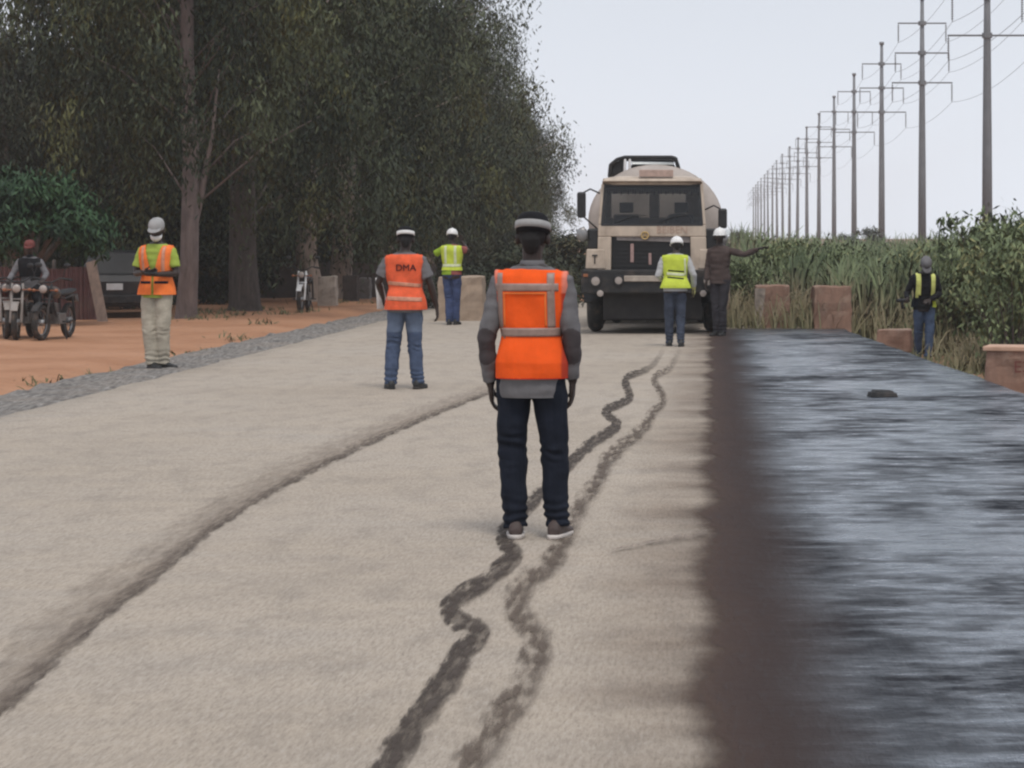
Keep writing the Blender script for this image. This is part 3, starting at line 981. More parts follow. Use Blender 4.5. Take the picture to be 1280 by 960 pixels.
def person(name_label, loc, rz, H, J, O, vox=.008, group=None):
    """J: joints in metres for a 1.75 m figure facing +Y; O: what is worn"""
    lab, cat = name_label
    root = empty('person', loc, rz, H / 1.75)
    tag(root, lab, 'person', group)
    lean = J.get('lean', 0.0); side = J.get('side', 0.0); wide = J.get('wide', 1.0)
    piv = Vector((0, 0, .95))
    Rm = Matrix.Rotation(-lean, 3, 'X') @ Matrix.Rotation(side, 3, 'Y') @ Matrix.Rotation(J.get('twist', 0.0), 3, 'Z')

    def T(p):
        p = Vector(p)
        k = min(1, max(0, (p.z - .86) / .3))
        q = piv + Rm @ (p - piv)
        return p.lerp(q, k)

    def tor(grow, z0, z1, flare=0.0, deep=0.0, low=.168):
        out = []
        zs = [z0] + [s[0] for s in TORSO if z0 + .015 < s[0] < z1 - .012] + [z1]
        for z in zs:
            v = [float(np.interp(z, [s[0] for s in TORSO], [s[i] for s in TORSO])) for i in (1, 2, 3)]
            f = flare * max(0, (1.15 - z) / .3)
            w0 = max(v[0], .0)
            if z < .93: w0 = max(w0, low)
            if z < .93: v[1] = max(v[1], .112)
            out.append((T((0, v[2], z)), (Rm @ Vector((w0 * wide + grow + f, 0, 0))), (Rm @ Vector((0, v[1] + grow + f * .6 + deep, 0)))))
        return out
    sh = [T((-.172 * wide, -.01, 1.392)), T((.172 * wide, -.01, 1.392))]
    el = [Vector(J['elbow'][0]), Vector(J['elbow'][1])]
    wr = [Vector(J['wrist'][0]), Vector(J['wrist'][1])]
    hip = [Vector(p) for p in J.get('hip', ((-.088, 0, .9), (.088, 0, .9)))]
    kn = [Vector(p) for p in J['knee']]; an = [Vector(p) for p in J['ankle']]
    hc = T((0, .012, 1.63)) + Vector(J.get('head_off', (0, 0, 0)))
    Hm = Rm @ Matrix.Rotation(J.get('head_turn', 0.0), 3, 'Z') @ Matrix.Rotation(-J.get('head_bow', 0.0), 3, 'X') @ Matrix.Rotation(J.get('head_tilt', 0.0), 3, 'Y')

    def hp(x, y, z): return hc + Hm @ Vector((x, y, z))
    # ---- body: one continuous skin
    bm = BM()
    loft(bm, [(c, u, v) for c, u, v in tor(0, .845, 1.49)], 24, 2.2)
    nb = T((0, -.012, 1.44))
    tube(bm, [nb, nb.lerp(hp(0, -.02, -.07), .6), hp(0, -.012, -.03)], [.062, .054, .056], 12)
    ell(bm, hp(0, -.012, .028), .073, .092, .092, Hm)
    loft(bm, [(hp(0, .03, -.105), Hm @ Vector((.03, 0, 0)), Hm @ Vector((0, .03, 0))), (hp(0, .02, -.085), Hm @ Vector((.048, 0, 0)), Hm @ Vector((0, .056, 0))), (hp(0, .012, -.04), Hm @ Vector((.063, 0, 0)), Hm @ Vector((0, .072, 0))), (hp(0, 0, .03), Hm @ Vector((.07, 0, 0)), Hm @ Vector((0, .086, 0)))], 16)
    tube(bm, [hp(0, .082, .012), hp(0, .1, -.018), hp(0, .088, -.03)], [.009, .015, .012], 8)
    ell(bm, hp(0, .084, -.062), .026, .013, .012, Hm, 10, 6)
    ell(bm, hp(0, .08, .025), .05, .014, .012, Hm, 10, 6)
    for s in (-1, 1): ell(bm, hp(s * .082, -.012, -.008), .016, .022, .034, Hm, 10, 8)
    for i in (0, 1):
        s = -1 if i == 0 else 1
        mid_a = sh[i].lerp(el[i], .4); mid_f = el[i].lerp(wr[i], .3)
        tube(bm, [sh[i] + Vector((-s * .05, 0, 0)), sh[i], mid_a, el[i], mid_f, wr[i]], [.045, .05, .045, .037, .04, .026], 12, dense=2)
        tube(bm, [hip[i] + Vector((0, 0, .03)), hip[i].lerp(kn[i], .35), kn[i], kn[i].lerp(an[i], .3), an[i]], [.085, .08, .056, .055, .038], 12, dense=2)
        fd = Vector(J['foot'][i]) if 'foot' in J else Vector((.12 * s, 1, 0)); fd.z = 0; fd.normalize()
        tube(bm, [an[i] + Vector((0, 0, -.02)) - fd * .03, an[i] + Vector((0, 0, -.05)) + fd * .05, an[i] + Vector((0, 0, -.062)) + fd * .13], [.032, .03, .022], 10)
        hd = J.get('hand', (None, None))[i]
        d = (wr[i] - el[i]).normalized()
        if hd: d, n, t, cu = Vector(hd[0]), hd[1], hd[2], hd[3]
        else: n, t, cu = (-s, .25, 0), (0, 1, 0), .45
        hand(bm, wr[i], d, n, t, cu)
    me = remesh(bm, vox, 2)
    link('body', me, M['skin'], root)
    for s in (-1, 1):
        bm = BM(); ell(bm, hp(s * .031, .078, .006), .0115, .0115, .0095, Hm, 10, 8)
        put('eye', bm, M['eye'], root, True)

    def wr_fn(amp, seed, sx=7, sz=14):
        return lambda p: amp * noise.noise(Vector((p.x * sx + seed, p.y * sx, p.z * sz))) + amp * .6 * noise.noise(Vector((p.x * sx * 2.3, p.y * sx * 2 + seed, p.z * sz * .5 + p.x * 9)))
    # ---- trousers
    bm = BM()
    tr = O.get('trouser_r', (.094, .09, .076, .071, .06))
    loft(bm, [(T((0, -.008, .84)), Vector((.13, 0, 0)), Vector((0, .095, 0))), (T((0, -.012, .9)), Vector((.17 * wide, 0, 0)), Vector((0, .118, 0))), (T((0, -.01, 1.0)), Vector((.166 * wide, 0, 0)), Vector((0, .116, 0))), (T((0, 0, 1.05)), Vector((.158 * wide, 0, 0)), Vector((0, .108, 0)))], 24, 2.2)
    for i in (0, 1):
        lo = an[i] + Vector((0, -.004, O.get('hem', -.03)))
        tube(bm, [hip[i] + Vector((0, 0, .02)), hip[i].lerp(kn[i], .4), kn[i], kn[i].lerp(an[i], .4), lo], tr, 16, cap=False, dense=4)
    me = remesh(bm, vox * 1.15, 2, lambda p: wr_fn(.009, 3.1, 7, 11)(p) + .006 * max(0, 1 - abs(p.z - .47) / .2) * math.sin(p.z * 95 + 5 * noise.noise(p * 9)) * noise.noise(p * 8 + Vector((1, 2, 3))) * 2 + .007 * max(0, 1 - abs(p.z - .12) / .14) * math.sin(p.z * 120 + 4 * noise.noise(p * 7)), O.get('trouser_paint'))
    link('trousers', me, O['trousers'], root)
    # ---- shoes
    for i in (0, 1):
        fd = Vector(J['foot'][i]) if 'foot' in J else Vector((.12 * (-1 if i == 0 else 1), 1, 0)); fd.z = 0; fd.normalize()
        sd_ = Vector((fd.y, -fd.x, 0)); a_ = Vector((an[i].x, an[i].y, an[i].z - .08))
        up = Vector((0, 0, 1))
        bm = BM()
        loft(bm, [(a_ - fd * .085 + up * .04, sd_ * .022, up * .02), (a_ - fd * .07 + up * .05, sd_ * .036, up * .046), (a_ - fd * .02 + up * .056, sd_ * .04, up * .056), (a_ + fd * .04 + up * .046, sd_ * .041, up * .044), (a_ + fd * .10 + up * .036, sd_ * .046, up * .03), (a_ + fd * .16 + up * .03, sd_ * .043, up * .022), (a_ + fd * .195 + up * .026, sd_ * .024, up * .014)], 16, 2.3)
        tube(bm, [a_ + up * .05 - fd * .01, a_ + up * .115 - fd * .012], [.042, .043], 14, cap=False)
        me = remesh(bm, vox, 2)
        so_ = link('shoe', me, O['shoes'], root)
        bm = BM()
        loft(bm, [(a_ - fd * .09 + up * k, sd_ * 0.001, fd * .001) for k in (0.0,)] if 0 else [(a_ + fd * .052 + up * 0, sd_ * .047, fd * .152), (a_ + fd * .052 + up * .02, sd_ * .05, fd * .155), (a_ + fd * .052 + up * .027, sd_ * .047, fd * .15)], 24, 2.6)
        put('sole', bm, O.get('sole', M['black']), so_, True)
    # ---- shirt
    bm = BM()
    loft(bm, tor(.017, O.get('shirt_hem', .9) - .05, 1.475, O.get('shirt_flare', 0), low=.16), 28, 2.2)
    for i in (0, 1):
        s = -1 if i == 0 else 1
        g = O.get('sleeve', 'long')
        if g == 'long':
            d = wr[i] - el[i]
            tube(bm, [sh[i] + Vector((-s * .05, 0, 0)), sh[i] + Vector((s * .004, 0, 0)), sh[i].lerp(el[i], .4), el[i], el[i].lerp(wr[i], .4), wr[i] - d.normalized() * .012], [.056, .059, .058, .052, .05, .038], 14, cap=False, dense=3)
        else:
            tube(bm, [sh[i] + Vector((-s * .05, 0, 0)), sh[i] + Vector((s * .004, 0, 0)), sh[i].lerp(el[i], .4), sh[i].lerp(el[i], .72)], [.056, .06, .064, .068], 14, cap=False, dense=3)
    shm = remesh(bm, vox * 1.1, 2, lambda p: wr_fn(.008, 8.7)(p) + .007 * noise.noise(Vector((p.x * 5, p.y * 9, p.z * 22))), O.get('shirt_paint'))
    crisp(shm, O.get('shirt_hem', .9))
    link('shirt', shm, O['shirt'], root)
    if O.get('collar'):
        bm = BM()
        ring_pts = []
        cc = T((0, -.012, 1.495))
        loft(bm, [(cc + Vector((0, 0, -.03)), Vector((.072, 0, 0)), Vector((0, .068, 0))), (cc + Vector((0, 0, .012)), Vector((.064, 0, 0)), Vector((0, .062, 0)))], 20)
        put('collar', bm, O['collar'], root, True)
    # ---- vest
    if O.get('vest'):
        bm = BM()
        hem = O.get('vest_hem', .855)
        loft(bm, tor(.031, hem - .05, 1.46, O.get('vest_flare', .008), .004, O.get('vest_low', .168)), 32, 2.35)
        for i in (0, 1):
            s = -1 if i == 0 else 1
            tube(bm, [sh[i] + Vector((-s * .09, 0, .012)), sh[i] + Vector((s * (.012 + O.get('vest_shoulder', 0)), 0, 0))], [.05, .064], 14, cap=False)
        vm = remesh(bm, vox * 1.1, 2, wr_fn(.012, 5.5, 5, 7), O.get('vest_paint'))
        crisp(vm, hem)
        op = O.get('vest_open')
        if op:
            b2 = bmesh.new(); b2.from_mesh(vm)
            kill = [f for f in b2.faces if (lambda c: c.y > .02 and abs(c.x - op(c.z)[0]) < op(c.z)[1])(f.calc_center_median())]
            bmesh.ops.delete(b2, geom=kill, context='FACES')
            b2.to_mesh(vm); b2.free()
        vo = link('vest', vm, O['vest'], root)
        if O.get('vest_label'): vo['label'] = O['vest_label']
        bvh = BVHTree.FromPolygons([v.co.copy() for v in vm.vertices], [tuple(p.vertices) for p in vm.polygons])

        def stick(bm_flat, front, lift=.004):
            """lay a flat bmesh (x, z in its XY plane) on the vest from behind or in front"""
            sgn = 1 if front else -1
            for v in bm_flat.verts:
                x, z, e = v.co.x, v.co.y, v.co.z
                hit = bvh.ray_cast(Vector((x, sgn * 1.0, z)), Vector((0, -sgn, 0)))
                if hit[0] is None:
                    hit = bvh.find_nearest(Vector((x, sgn * .12, z)))
                v.co = hit[0] + Vector((0, sgn * (lift + e), 0)) + hit[1] * 0.0
            return bm_flat

        def strip(x0, z0, x1, z1, wd, front, m, name='reflective_band'):
            bm = BM(); n = max(6, int(math.hypot(x1 - x0, z1 - z0) / .012))
            px_, pz_ = -(z1 - z0), (x1 - x0); l = math.hypot(px_, pz_); px_, pz_ = px_ / l, pz_ / l
            rows = []
            for k in range(n + 1):
                t = k / n
                rows.append([bm.verts.new((x0 + (x1 - x0) * t + px_ * q * wd, z0 + (z1 - z0) * t + pz_ * q * wd, 0)) for q in (-.5, -.25, 0, .25, .5)])
            for a, b in zip(rows, rows[1:]):
                for k in range(4): bm.faces.new((a[k], a[k + 1], b[k + 1], b[k]))
            stick(bm, front)
            o = put(name, bm, m, vo, True)
            sm = o.modifiers.new('thick', 'SOLIDIFY'); sm.thickness = .003
            return o
        for st in O.get('strips', ()): strip(*st)
        if O.get('vest_text'):
            tx, size, x, z, m = O['vest_text']
            bm = text_bm(tx, size, .002)
            bmesh.ops.translate(bm, verts=bm.verts, vec=(x, z, .003))
            bmesh.ops.triangulate(bm, faces=bm.faces)
            put('lettering', stick(bm, False, .004), m, vo)
    # ---- head wear
    hw = O.get('head')
    if hw == 'helmet':
        bm = BM()
        secs = []
        for k in range(9):
            t = k / 8 * math.pi / 2
            secs.append((hp(0, -.008, .03 + .108 * math.sin(t)), Hm @ Vector((.104 * max(.02, math.cos(t) ** .8), 0, 0)), Hm @ Vector((0, .126 * max(.02, math.cos(t) ** .8), 0))))
        secs = [(hp(0, -.008, .012), Hm @ Vector((.106, 0, 0)), Hm @ Vector((0, .128, 0)))] + secs
        loft(bm, secs, 28)
        loft(bm, [(hp(0, .04, .012), Hm @ Vector((.112, 0, 0)), Hm @ Vector((0, .13, 0))), (hp(0, .04, .02), Hm @ Vector((.106, 0, 0)), Hm @ Vector((0, .122, 0)))], 28)
        hm_ = put('safety_helmet', bm, O.get('helmet_mat', M['helmet']), root, True)
        bm = BM(); tube(bm, [hp(0, -.125, .05), hp(0, -.1, .11), hp(0, -.01, .142), hp(0, .08, .118), hp(0, .115, .05)], .012, 8, dense=3)
        put('ridge', bm, O.get('helmet_mat', M['helmet']), hm_, True)
    elif hw == 'cap':
        bm = BM()
        secs = [(hp(0, -.012, .018), Hm @ Vector((.09, 0, 0)), Hm @ Vector((0, .111, -.02)))]
        for k in range(8):
            t = k / 7 * math.pi / 2
            secs.append((hp(0, -.012, .05 + .09 * math.sin(t)), Hm @ Vector((.094 * max(.02, math.cos(t) ** .6), 0, 0)), Hm @ Vector((0, .114 * max(.02, math.cos(t) ** .6), -.02 * math.cos(t)))))
        loft(bm, secs, 28)
        co = put('cap', bm, O['cap'], root, True)
        br = O.get('brim', 1)
        if br:
            bm = BM(); loft(bm, [(hp(0, .09 * br, .03), Hm @ Vector((.078, 0, 0)), Hm @ Vector((0, .088, -.02 * br))), (hp(0, .09 * br, .038), Hm @ Vector((.074, 0, 0)), Hm @ Vector((0, .084, -.02 * br)))], 24)
            put('brim', bm, O['cap'], co, True)
        if O.get('cap_band'):
            bm = BM()
            loft(bm, [(hp(0, -.012, .04), Hm @ Vector((.097, 0, 0)), Hm @ Vector((0, .117, -.022))), (hp(0, -.012, .058), Hm @ Vector((.0985, 0, 0)), Hm @ Vector((0, .118, -.022))), (hp(0, -.012, .08), Hm @ Vector((.096, 0, 0)), Hm @ Vector((0, .115, -.022)))], 28, 2, False)
            o = put('cap_band', bm, O['cap_band'], co, True)
            sm = o.modifiers.new('thick', 'SOLIDIFY'); sm.thickness = .004
    if O.get('hair', True):
        bm = BM(); ell(bm, hp(0, -.028, .03), .079, .088, .096, Hm)
        tube(bm, [hp(0, -.07, .0), hp(0, -.062, -.045)], [.056, .05], 12)
        b2 = remesh(bm, vox, 2); link('hair', b2, O.get('hair_mat', M['hair']), root)
    if O.get('mask'):
        bm = BM(); loft(bm, [(hp(0, .03, -.12), Hm @ Vector((.035, 0, 0)), Hm @ Vector((0, .045, 0))), (hp(0, .026, -.09), Hm @ Vector((.062, 0, 0)), Hm @ Vector((0, .076, 0))), (hp(0, .024, -.052), Hm @ Vector((.07, 0, 0)), Hm @ Vector((0, .086, 0)))], 20)
        put('face_mask', bm, M['white_cloth'], root, True)
    for i, gm in enumerate(O.get('glove', (None, None))):
        if gm:
            bm = BM(); d = (wr[i] - el[i]).normalized(); s = -1 if i == 0 else 1
            tube(bm, [wr[i] - d * .04, wr[i] + d * .01], [.037, .034], 12)
            ell(bm, wr[i] + d * .06, .03, .05, .06, None, 12, 8)
            for k in range(4):
                p = wr[i] + d * .09 + Vector((0, (.03 - .02 * k), 0)); tube(bm, [p, p + d * .06 + Vector((-s * .01, 0, 0))], [.013, .011], 8)
            tube(bm, [wr[i] + d * .04 + Vector((0, .03, 0)), wr[i] + d * .08 + Vector((0, .065, 0))], [.015, .012], 8)
            link('glove', remesh(bm, vox, 1), gm, root)
    return root, hp, T


def at(px, py_feet, y=None):
    X, Y = gp(px, py_feet)
    return (X, Y)


# --- 1: the man in front, from behind
def worn(p):
    # darker worn elbow patches on the grey shirt
    for s, ex in ((-1, -.243), (1, .222)):
        d = math.hypot((p.x - ex) * 1.4, (p.z - 1.04))
        if d < .1 and p.y < .05: return (.45, .4, .4)
    return (1, 1, 1)


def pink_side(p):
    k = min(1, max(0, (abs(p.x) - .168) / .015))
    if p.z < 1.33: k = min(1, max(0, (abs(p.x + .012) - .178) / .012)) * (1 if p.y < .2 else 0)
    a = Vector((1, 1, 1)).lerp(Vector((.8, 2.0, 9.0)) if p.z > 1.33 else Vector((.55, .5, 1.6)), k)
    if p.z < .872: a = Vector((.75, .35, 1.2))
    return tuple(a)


x1, y1 = gp(664, 672)
person(('person seen from behind in bright orange vest and grey shirt, nearest on the road', 'person'), (x1, y1, 0), R(-2), 1.755,
       {'elbow': ((-.243, -.02, 1.075), (.225, -.02, 1.085)), 'wrist': ((-.228, .045, .835), (.222, .04, .85)),
        'hand': (((.06, .22, -1), (1, .1, .1), (.1, 1, 0), .55), ((-.06, .2, -1), (-1, .1, .1), (-.1, 1, 0), .5)),
        'hip': ((-.092, 0, .9), (.092, 0, .9)), 'knee': ((-.108, .02, .49), (.122, .02, .49)), 'ankle': ((-.082, -.02, .08), (.145, -.02, .08)),
        'foot': ((-.12, 1, 0), (.22, 1, 0)), 'head_turn': R(-4), 'wide': .98, 'side': R(.8)},
       dict(trousers=M['navy'], trouser_r=(.098, .093, .079, .075, .064), hem=-.02, shoes=M['shoe_brown'], sole=M['sole'], shirt=M['grey_shirt'], shirt_hem=.765, shirt_flare=0, shirt_paint=worn,
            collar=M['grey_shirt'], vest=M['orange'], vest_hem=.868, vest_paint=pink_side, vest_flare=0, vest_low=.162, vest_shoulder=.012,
            strips=[(-.185, 1.362, .16, 1.362, .042, False, M['band']), (-.17, 1.12, .165, 1.12, .046, False, M['band']),
                    (.118, 1.44, .122, 1.145, .04, False, M['band']), (-.16, 1.44, -.158, 1.145, .03, False, M['band']), (-.135, 1.335, -.133, 1.15, .01, False, M['orange_soft'], 'piping'), (.09, 1.335, .092, 1.15, .01, False, M['orange_soft'], 'piping'), (-.13, 1.33, .09, 1.33, .01, False, M['orange_soft'], 'piping')],
            head='cap', cap=M['cap_black'], cap_band=M['cap_grey'], brim=1, hair_mat=M['hair']), vox=.0062)


# --- 2: the man in a worn orange vest
def jean_fade(p): return (1.5, 1.5, 1.45) if p.z > .62 else (.85, .9, 1.0)


x2, y2 = gp(507, 486)
person(('person in worn lettered orange vest and faded blue jeans, seen from behind', 'person'), (x2, y2, 0), R(0), 1.75,
       {'elbow': ((-.295, .0, 1.15), (.275, -.02, 1.13)), 'wrist': ((-.27, .17, .99), (.33, .05, .89)),
        'hand': (((.05, .6, -.6), (1, .2, -.2), (0, .6, .6), 1.0), ((.1, .2, -1), (-1, .1, 0), (0, 1, 0), .5)),
        'hip': ((-.095, 0, .9), (.088, 0, .9)), 'knee': ((-.135, .03, .49), (.092, .03, .49)), 'ankle': ((-.16, -.02, .08), (.14, -.02, .08)), 'foot': ((-.35, 1, 0), (.3, 1, 0)), 'side': R(-1.5), 'head_off': (.02, 0, -.01), 'wide': 1.05},
       dict(trousers=M['denim'], trouser_paint=jean_fade, trouser_r=(.1, .094, .08, .076, .068), shoes=M['shoe_black'], shirt=M['grey_shirt'], sleeve='short', shirt_hem=.83,
            vest=M['orange_worn'], vest_hem=.86, vest_flare=.02, vest_text=('DMA', .1, .02, 1.31, M['navy']),
            strips=[(-.18, 1.15, .17, 1.12, .04, False, M['band_worn']), (-.19, .985, .19, .97, .045, False, M['band_worn'])],
            head='cap', cap=M['cap_black'], cap_band=M['white_cloth'], brim=1))
bm = BM()
loft(bm, [((0, 0, 0), (.035, .01, 0), (-.004, .02, 0)), ((.01, .01, .12), (.05, .015, 0), (-.006, .028, 0)), ((-.01, -.01, .26), (.04, .02, 0), (-.008, .02, 0)), ((-.03, .0, .34), (.02, .01, 0), (-.004, .012, 0))], 14, 2.4)
o = put('cloth_bundle', bm, M['white_cloth'], None, True)
o.location = (x2 - .305, y2 + .22, .86)
tag(o, 'white rag hanging from the left hand of the person in the worn orange vest', 'rag')


# --- 3: the man in a lime vest at the far barrier block
def sleeve3(p): return (.3, .44, .04) if p.x < .02 else (.3, .1, .09)


x3, y3 = gp(565, 406)
person(('person in lime vest and white helmet at the far barrier block, hands raised', 'person'), (x3, y3, 0), R(-8), 1.8,
       {'elbow': ((-.37, .06, 1.27), (.27, .08, 1.36)), 'wrist': ((-.12, .24, 1.4), (.14, .25, 1.52)),
        'hand': (((.5, .3, .6), (.4, -.8, 0), (0, -.5, .8), .8), ((-.4, .2, .8), (-.4, -.8, 0), (-.2, -.6, .5), .8)),
        'knee': ((-.07, .04, .49), (.075, .03, .49)), 'ankle': ((-.05, -.02, .08), (.07, .03, .08)), 'head_bow': R(12)},
       dict(trousers=M['denim_dark'], trouser_paint=lambda p: (1, 1.15, 1.7), shoes=M['shoe_black'], shirt=M['red_shirt'], shirt_paint=sleeve3, sleeve='short', shirt_hem=.92,
            vest=M['lime'], vest_hem=1.0, strips=[(-.17, 1.09, .17, 1.09, .05, False, M['band_pale']), (-.09, 1.45, -.09, 1.12, .045, False, M['band_pale']), (.09, 1.45, .09, 1.12, .045, False, M['band_pale'])],
            head='helmet'))
# --- 4: the man in front of the truck
x4, y4 = gp(844, 433)
person(('person in lime vest and white helmet in front of the truck grille', 'person'), (x4, y4, 0), R(4), 1.66,
       {'elbow': ((-.27, -.01, 1.13), (.29, -.04, 1.15)), 'wrist': ((-.2, .2, 1.05), (.3, .08, .92)),
        'hand': (((.4, .8, -.1), (.5, -.3, -.5), (0, .3, 1), .7), ((.0, .3, -.9), (-1, .1, 0), (0, 1, 0), .6)),
        'knee': ((-.095, .06, .49), (.085, .03, .49)), 'ankle': ((-.085, .1, .08), (.085, -.1, .08)), 'foot': ((-.05, 1, 0), (.15, 1, 0)), 'lean': R(5), 'head_off': (.03, .02, -.015), 'head_bow': R(10), 'wide': 1.08},
       dict(trousers=M['denim_dark'], shoes=M['shoe_black'], shirt=M['pale_shirt'], shirt_hem=.88, vest=M['lime'], vest_hem=.93, vest_flare=.05,
            strips=[(-.12, 1.21, .14, 1.19, .022, False, M['navy'], 'lettering'), (-.14, 1.16, .14, 1.14, .045, False, M['band_pale']), (-.13, 1.105, .13, 1.08, .022, False, M['navy'], 'lettering'), (.15, 1.4, .16, 1.13, .03, False, M['band_pale'])],
            head='helmet', glove=(None, M['glove'])))
# --- 5: the man on the left shoulder, facing the camera
x5, y5 = gp(196, 459)
r5, hp5, T5 = person(('person facing the camera in orange vest, lime shirt and grey cap, on the gravel', 'person'), (x5, y5, -.02), R(180 - 8), 1.88,
       {'elbow': ((-.25, .02, 1.12), (.25, .02, 1.12)), 'wrist': ((-.06, .235, 1.115), (.06, .25, 1.14)),
        'hand': (((.9, .25, .05), (0, -.5, .8), (.2, .6, .6), .5), ((-.9, .2, .05), (0, -.5, .8), (-.2, .6, .6), .5)),
        'knee': ((-.085, .03, .49), (.075, .05, .49)), 'ankle': ((-.075, -.03, .08), (.045, .03, .08)), 'foot': ((-1, .35, 0), (-.8, .7, 0)), 'head_bow': R(14), 'head_turn': R(6), 'wide': 1.02},
       dict(trousers=M['khaki'], trouser_r=(.104, .1, .086, .08, .072), hem=-.02, shoes=M['shoe_black'], shirt=M['lime_shirt'], sleeve='short', shirt_hem=.84, vest=M['orange_soft'], vest_hem=.875, vest_flare=.02,
            vest_open=lambda z: (0, .012 + max(0, (z - 1.1)) * .25), strips=[(-.13, 1.44, -.12, 1.12, .035, True, M['band_worn']), (.13, 1.44, .12, 1.12, .035, True, M['band_worn']), (-.17, 1.02, .17, 1.02, .03, True, M['navy'], 'strap')],
            head='cap', cap=M['cap_grey'], brim=1, mask=True))
bm = BM(); box(bm, -.075, .075, -.012, .012, -.04, .04)
o = put('phone', bm, M['black_plastic'], None, False, .006); o.location = (x5 + .0, y5 - .305, 1.21); o.rotation_euler = (R(-50), 0, R(-8))
tag(o, 'black phone held at the waist by the person in the grey cap', 'phone')
# --- 6: the man on the right verge, head bowed
y6 = 39.6; x6 = ax(1155, y6)
r6, hp6, T6 = person(('person in black with lime vest strips, head bowed, on the right verge', 'person'), (x6, y6, ground_z(x6, y6)), R(180 + 6), 1.76,
       {'elbow': ((-.26, .03, 1.12), (.29, .03, 1.13)), 'wrist': ((-.04, .26, 1.02), (.33, .25, 1.04)),
        'hand': (((.6, .7, -.1), (.2, -.4, -.8), (0, .6, .5), .6), ((.3, .9, -.1), (-.6, .1, -.4), (0, .1, 1), .9)),
        'knee': ((-.075, .1, .49), (.085, -.02, .49)), 'ankle': ((-.03, .16, .08), (.08, -.16, .1)), 'lean': R(10), 'head_bow': R(38), 'head_off': (0, .03, -.035)},
       dict(trousers=M['denim'], trouser_paint=lambda p: (.75, .85, .95), shoes=M['shoe_black'], shirt=M['black_shirt'], shirt_hem=.86, vest=M['lime'], vest_hem=.9,
            vest_open=lambda z: (0, .085 if z > 1.1 else .12), vest_paint=lambda p: (1.3, 1.15, 3.0) if .065 < abs(p.x) < .16 and p.z > 1.06 else ((.9, .9, 1) if p.x < -.06 and p.z < 1.0 else (.02, .02, .25)),
            head='cap', cap=M['grey_shirt'], brim=1))
bm = BM()
loft(bm, [((0, -.1, 0), (.03, 0, 0), (0, 0, .025)), ((0, -.06, 0), (.04, 0, 0), (0, 0, .035)), ((0, .08, 0), (.035, 0, 0), (0, 0, .03)), ((0, .12, 0), (.02, 0, 0), (0, 0, .018))], 12, 2.6)
tube(bm, [(0, .02, 0), (0, .02, -.12)], .018, 8)
o = put('hand_tool', bm, M['black_plastic'], None, True); o.location = (x6 - .36, y6 - .3, 1.0 * 1.0 + ground_z(x6, y6) + .02); o.rotation_euler = (0, 0, R(75))
tag(o, 'dark hand tool held out by the person on the right verge', 'tool')
# --- 7: the man pointing beside the truck
y7 = 40.0; x7 = ax(900, y7)
r7, hp7, T7 = person(('person in brown shirt and white helmet beside the truck, one arm stretched out', 'person'), (x7, y7, 0.01), R(180 - 25), 1.78,
       {'elbow': ((-.455, .05, 1.33), (.22, .0, 1.12)), 'wrist': ((-.68, -.02, 1.42), (.2, .1, .9)),
        'hand': (((-1, 0, .25), (0, .2, -1), (0, 1, .2), .25), ((0, .2, -1), (-1, 0, 0), (0, 1, 0), .5)),
        'knee': ((-.06, .03, .49), (.06, .03, .49)), 'ankle': ((-.05, 0, .08), (.045, .02, .08)), 'head_turn': R(15)},
       dict(trousers=M['black_shirt'], trouser_paint=lambda p: (2.6, 2.4, 2.4), shoes=M['shoe_black'], shirt=M['brown_shirt'], shirt_hem=.86, head='helmet'))
# ------------------------------------------------------------------ the bitumen tanker
BEIGE = simple('beige_paint', (.50, .41, .325), .55, .14, 3.5, dirt=(.27, .205, .155), dirt_amt=.75, bump_s=.08, stretch=(1.6, 1, .45))
TANKP = simple('dusty_tank_paint', (.42, .365, .325), .55, .12, 2, dirt=(.27, .225, .19), dirt_amt=.6)
UNDER = simple('underbody_grime_and_shade', (.02, .018, .018), .8, .4, 5, dirt=(.06, .05, .045), dirt_amt=.4)
CABIN = simple('cabin_trim', (.05, .042, .04), .8, .2, 6)
FRINGE = cloth('fringe_fabric', (.12, .075, .06), .3)
TXT = simple('faded_red_lettering', (.42, .29, .22), .6, .25, 30)
GOLD = simple('faded_gold', (.5, .34, .13), .5, .25, 30)
m, nt, N, L, b = nodes_of('windscreen_glass')
tr = N.new('ShaderNodeBsdfTransparent'); gl = N.new('ShaderNodeBsdfGlossy'); gl.inputs['Roughness'].default_value = .03; gl.inputs['Color'].default_value = (.8, .82, .85, 1)
tr.inputs['Color'].default_value = (.55, .55, .54, 1)
mx = N.new('ShaderNodeMixShader'); fr = N.new('ShaderNodeFresnel'); fr.inputs['IOR'].default_value = 1.45
L.new(fr.outputs[0], mx.inputs[0]); L.new(tr.outputs[0], mx.inputs[1]); L.new(gl.outputs[0], mx.inputs[2])
L.new(mx.outputs[0], nt.nodes['Material Output'].inputs['Surface'])
GLASS = m
LAMP = simple('lamp_glass', (.36, .31, .28), .2, .1, 20)
AMBER = simple('amber_lens', (.28, .1, .04), .3, .1, 20)

TY = 40.75
truck = empty('tanker_truck', (ax(815, TY), TY, 0))
tag(truck, 'dusty beige bitumen tanker truck facing the camera at the end of the stone road', 'truck')
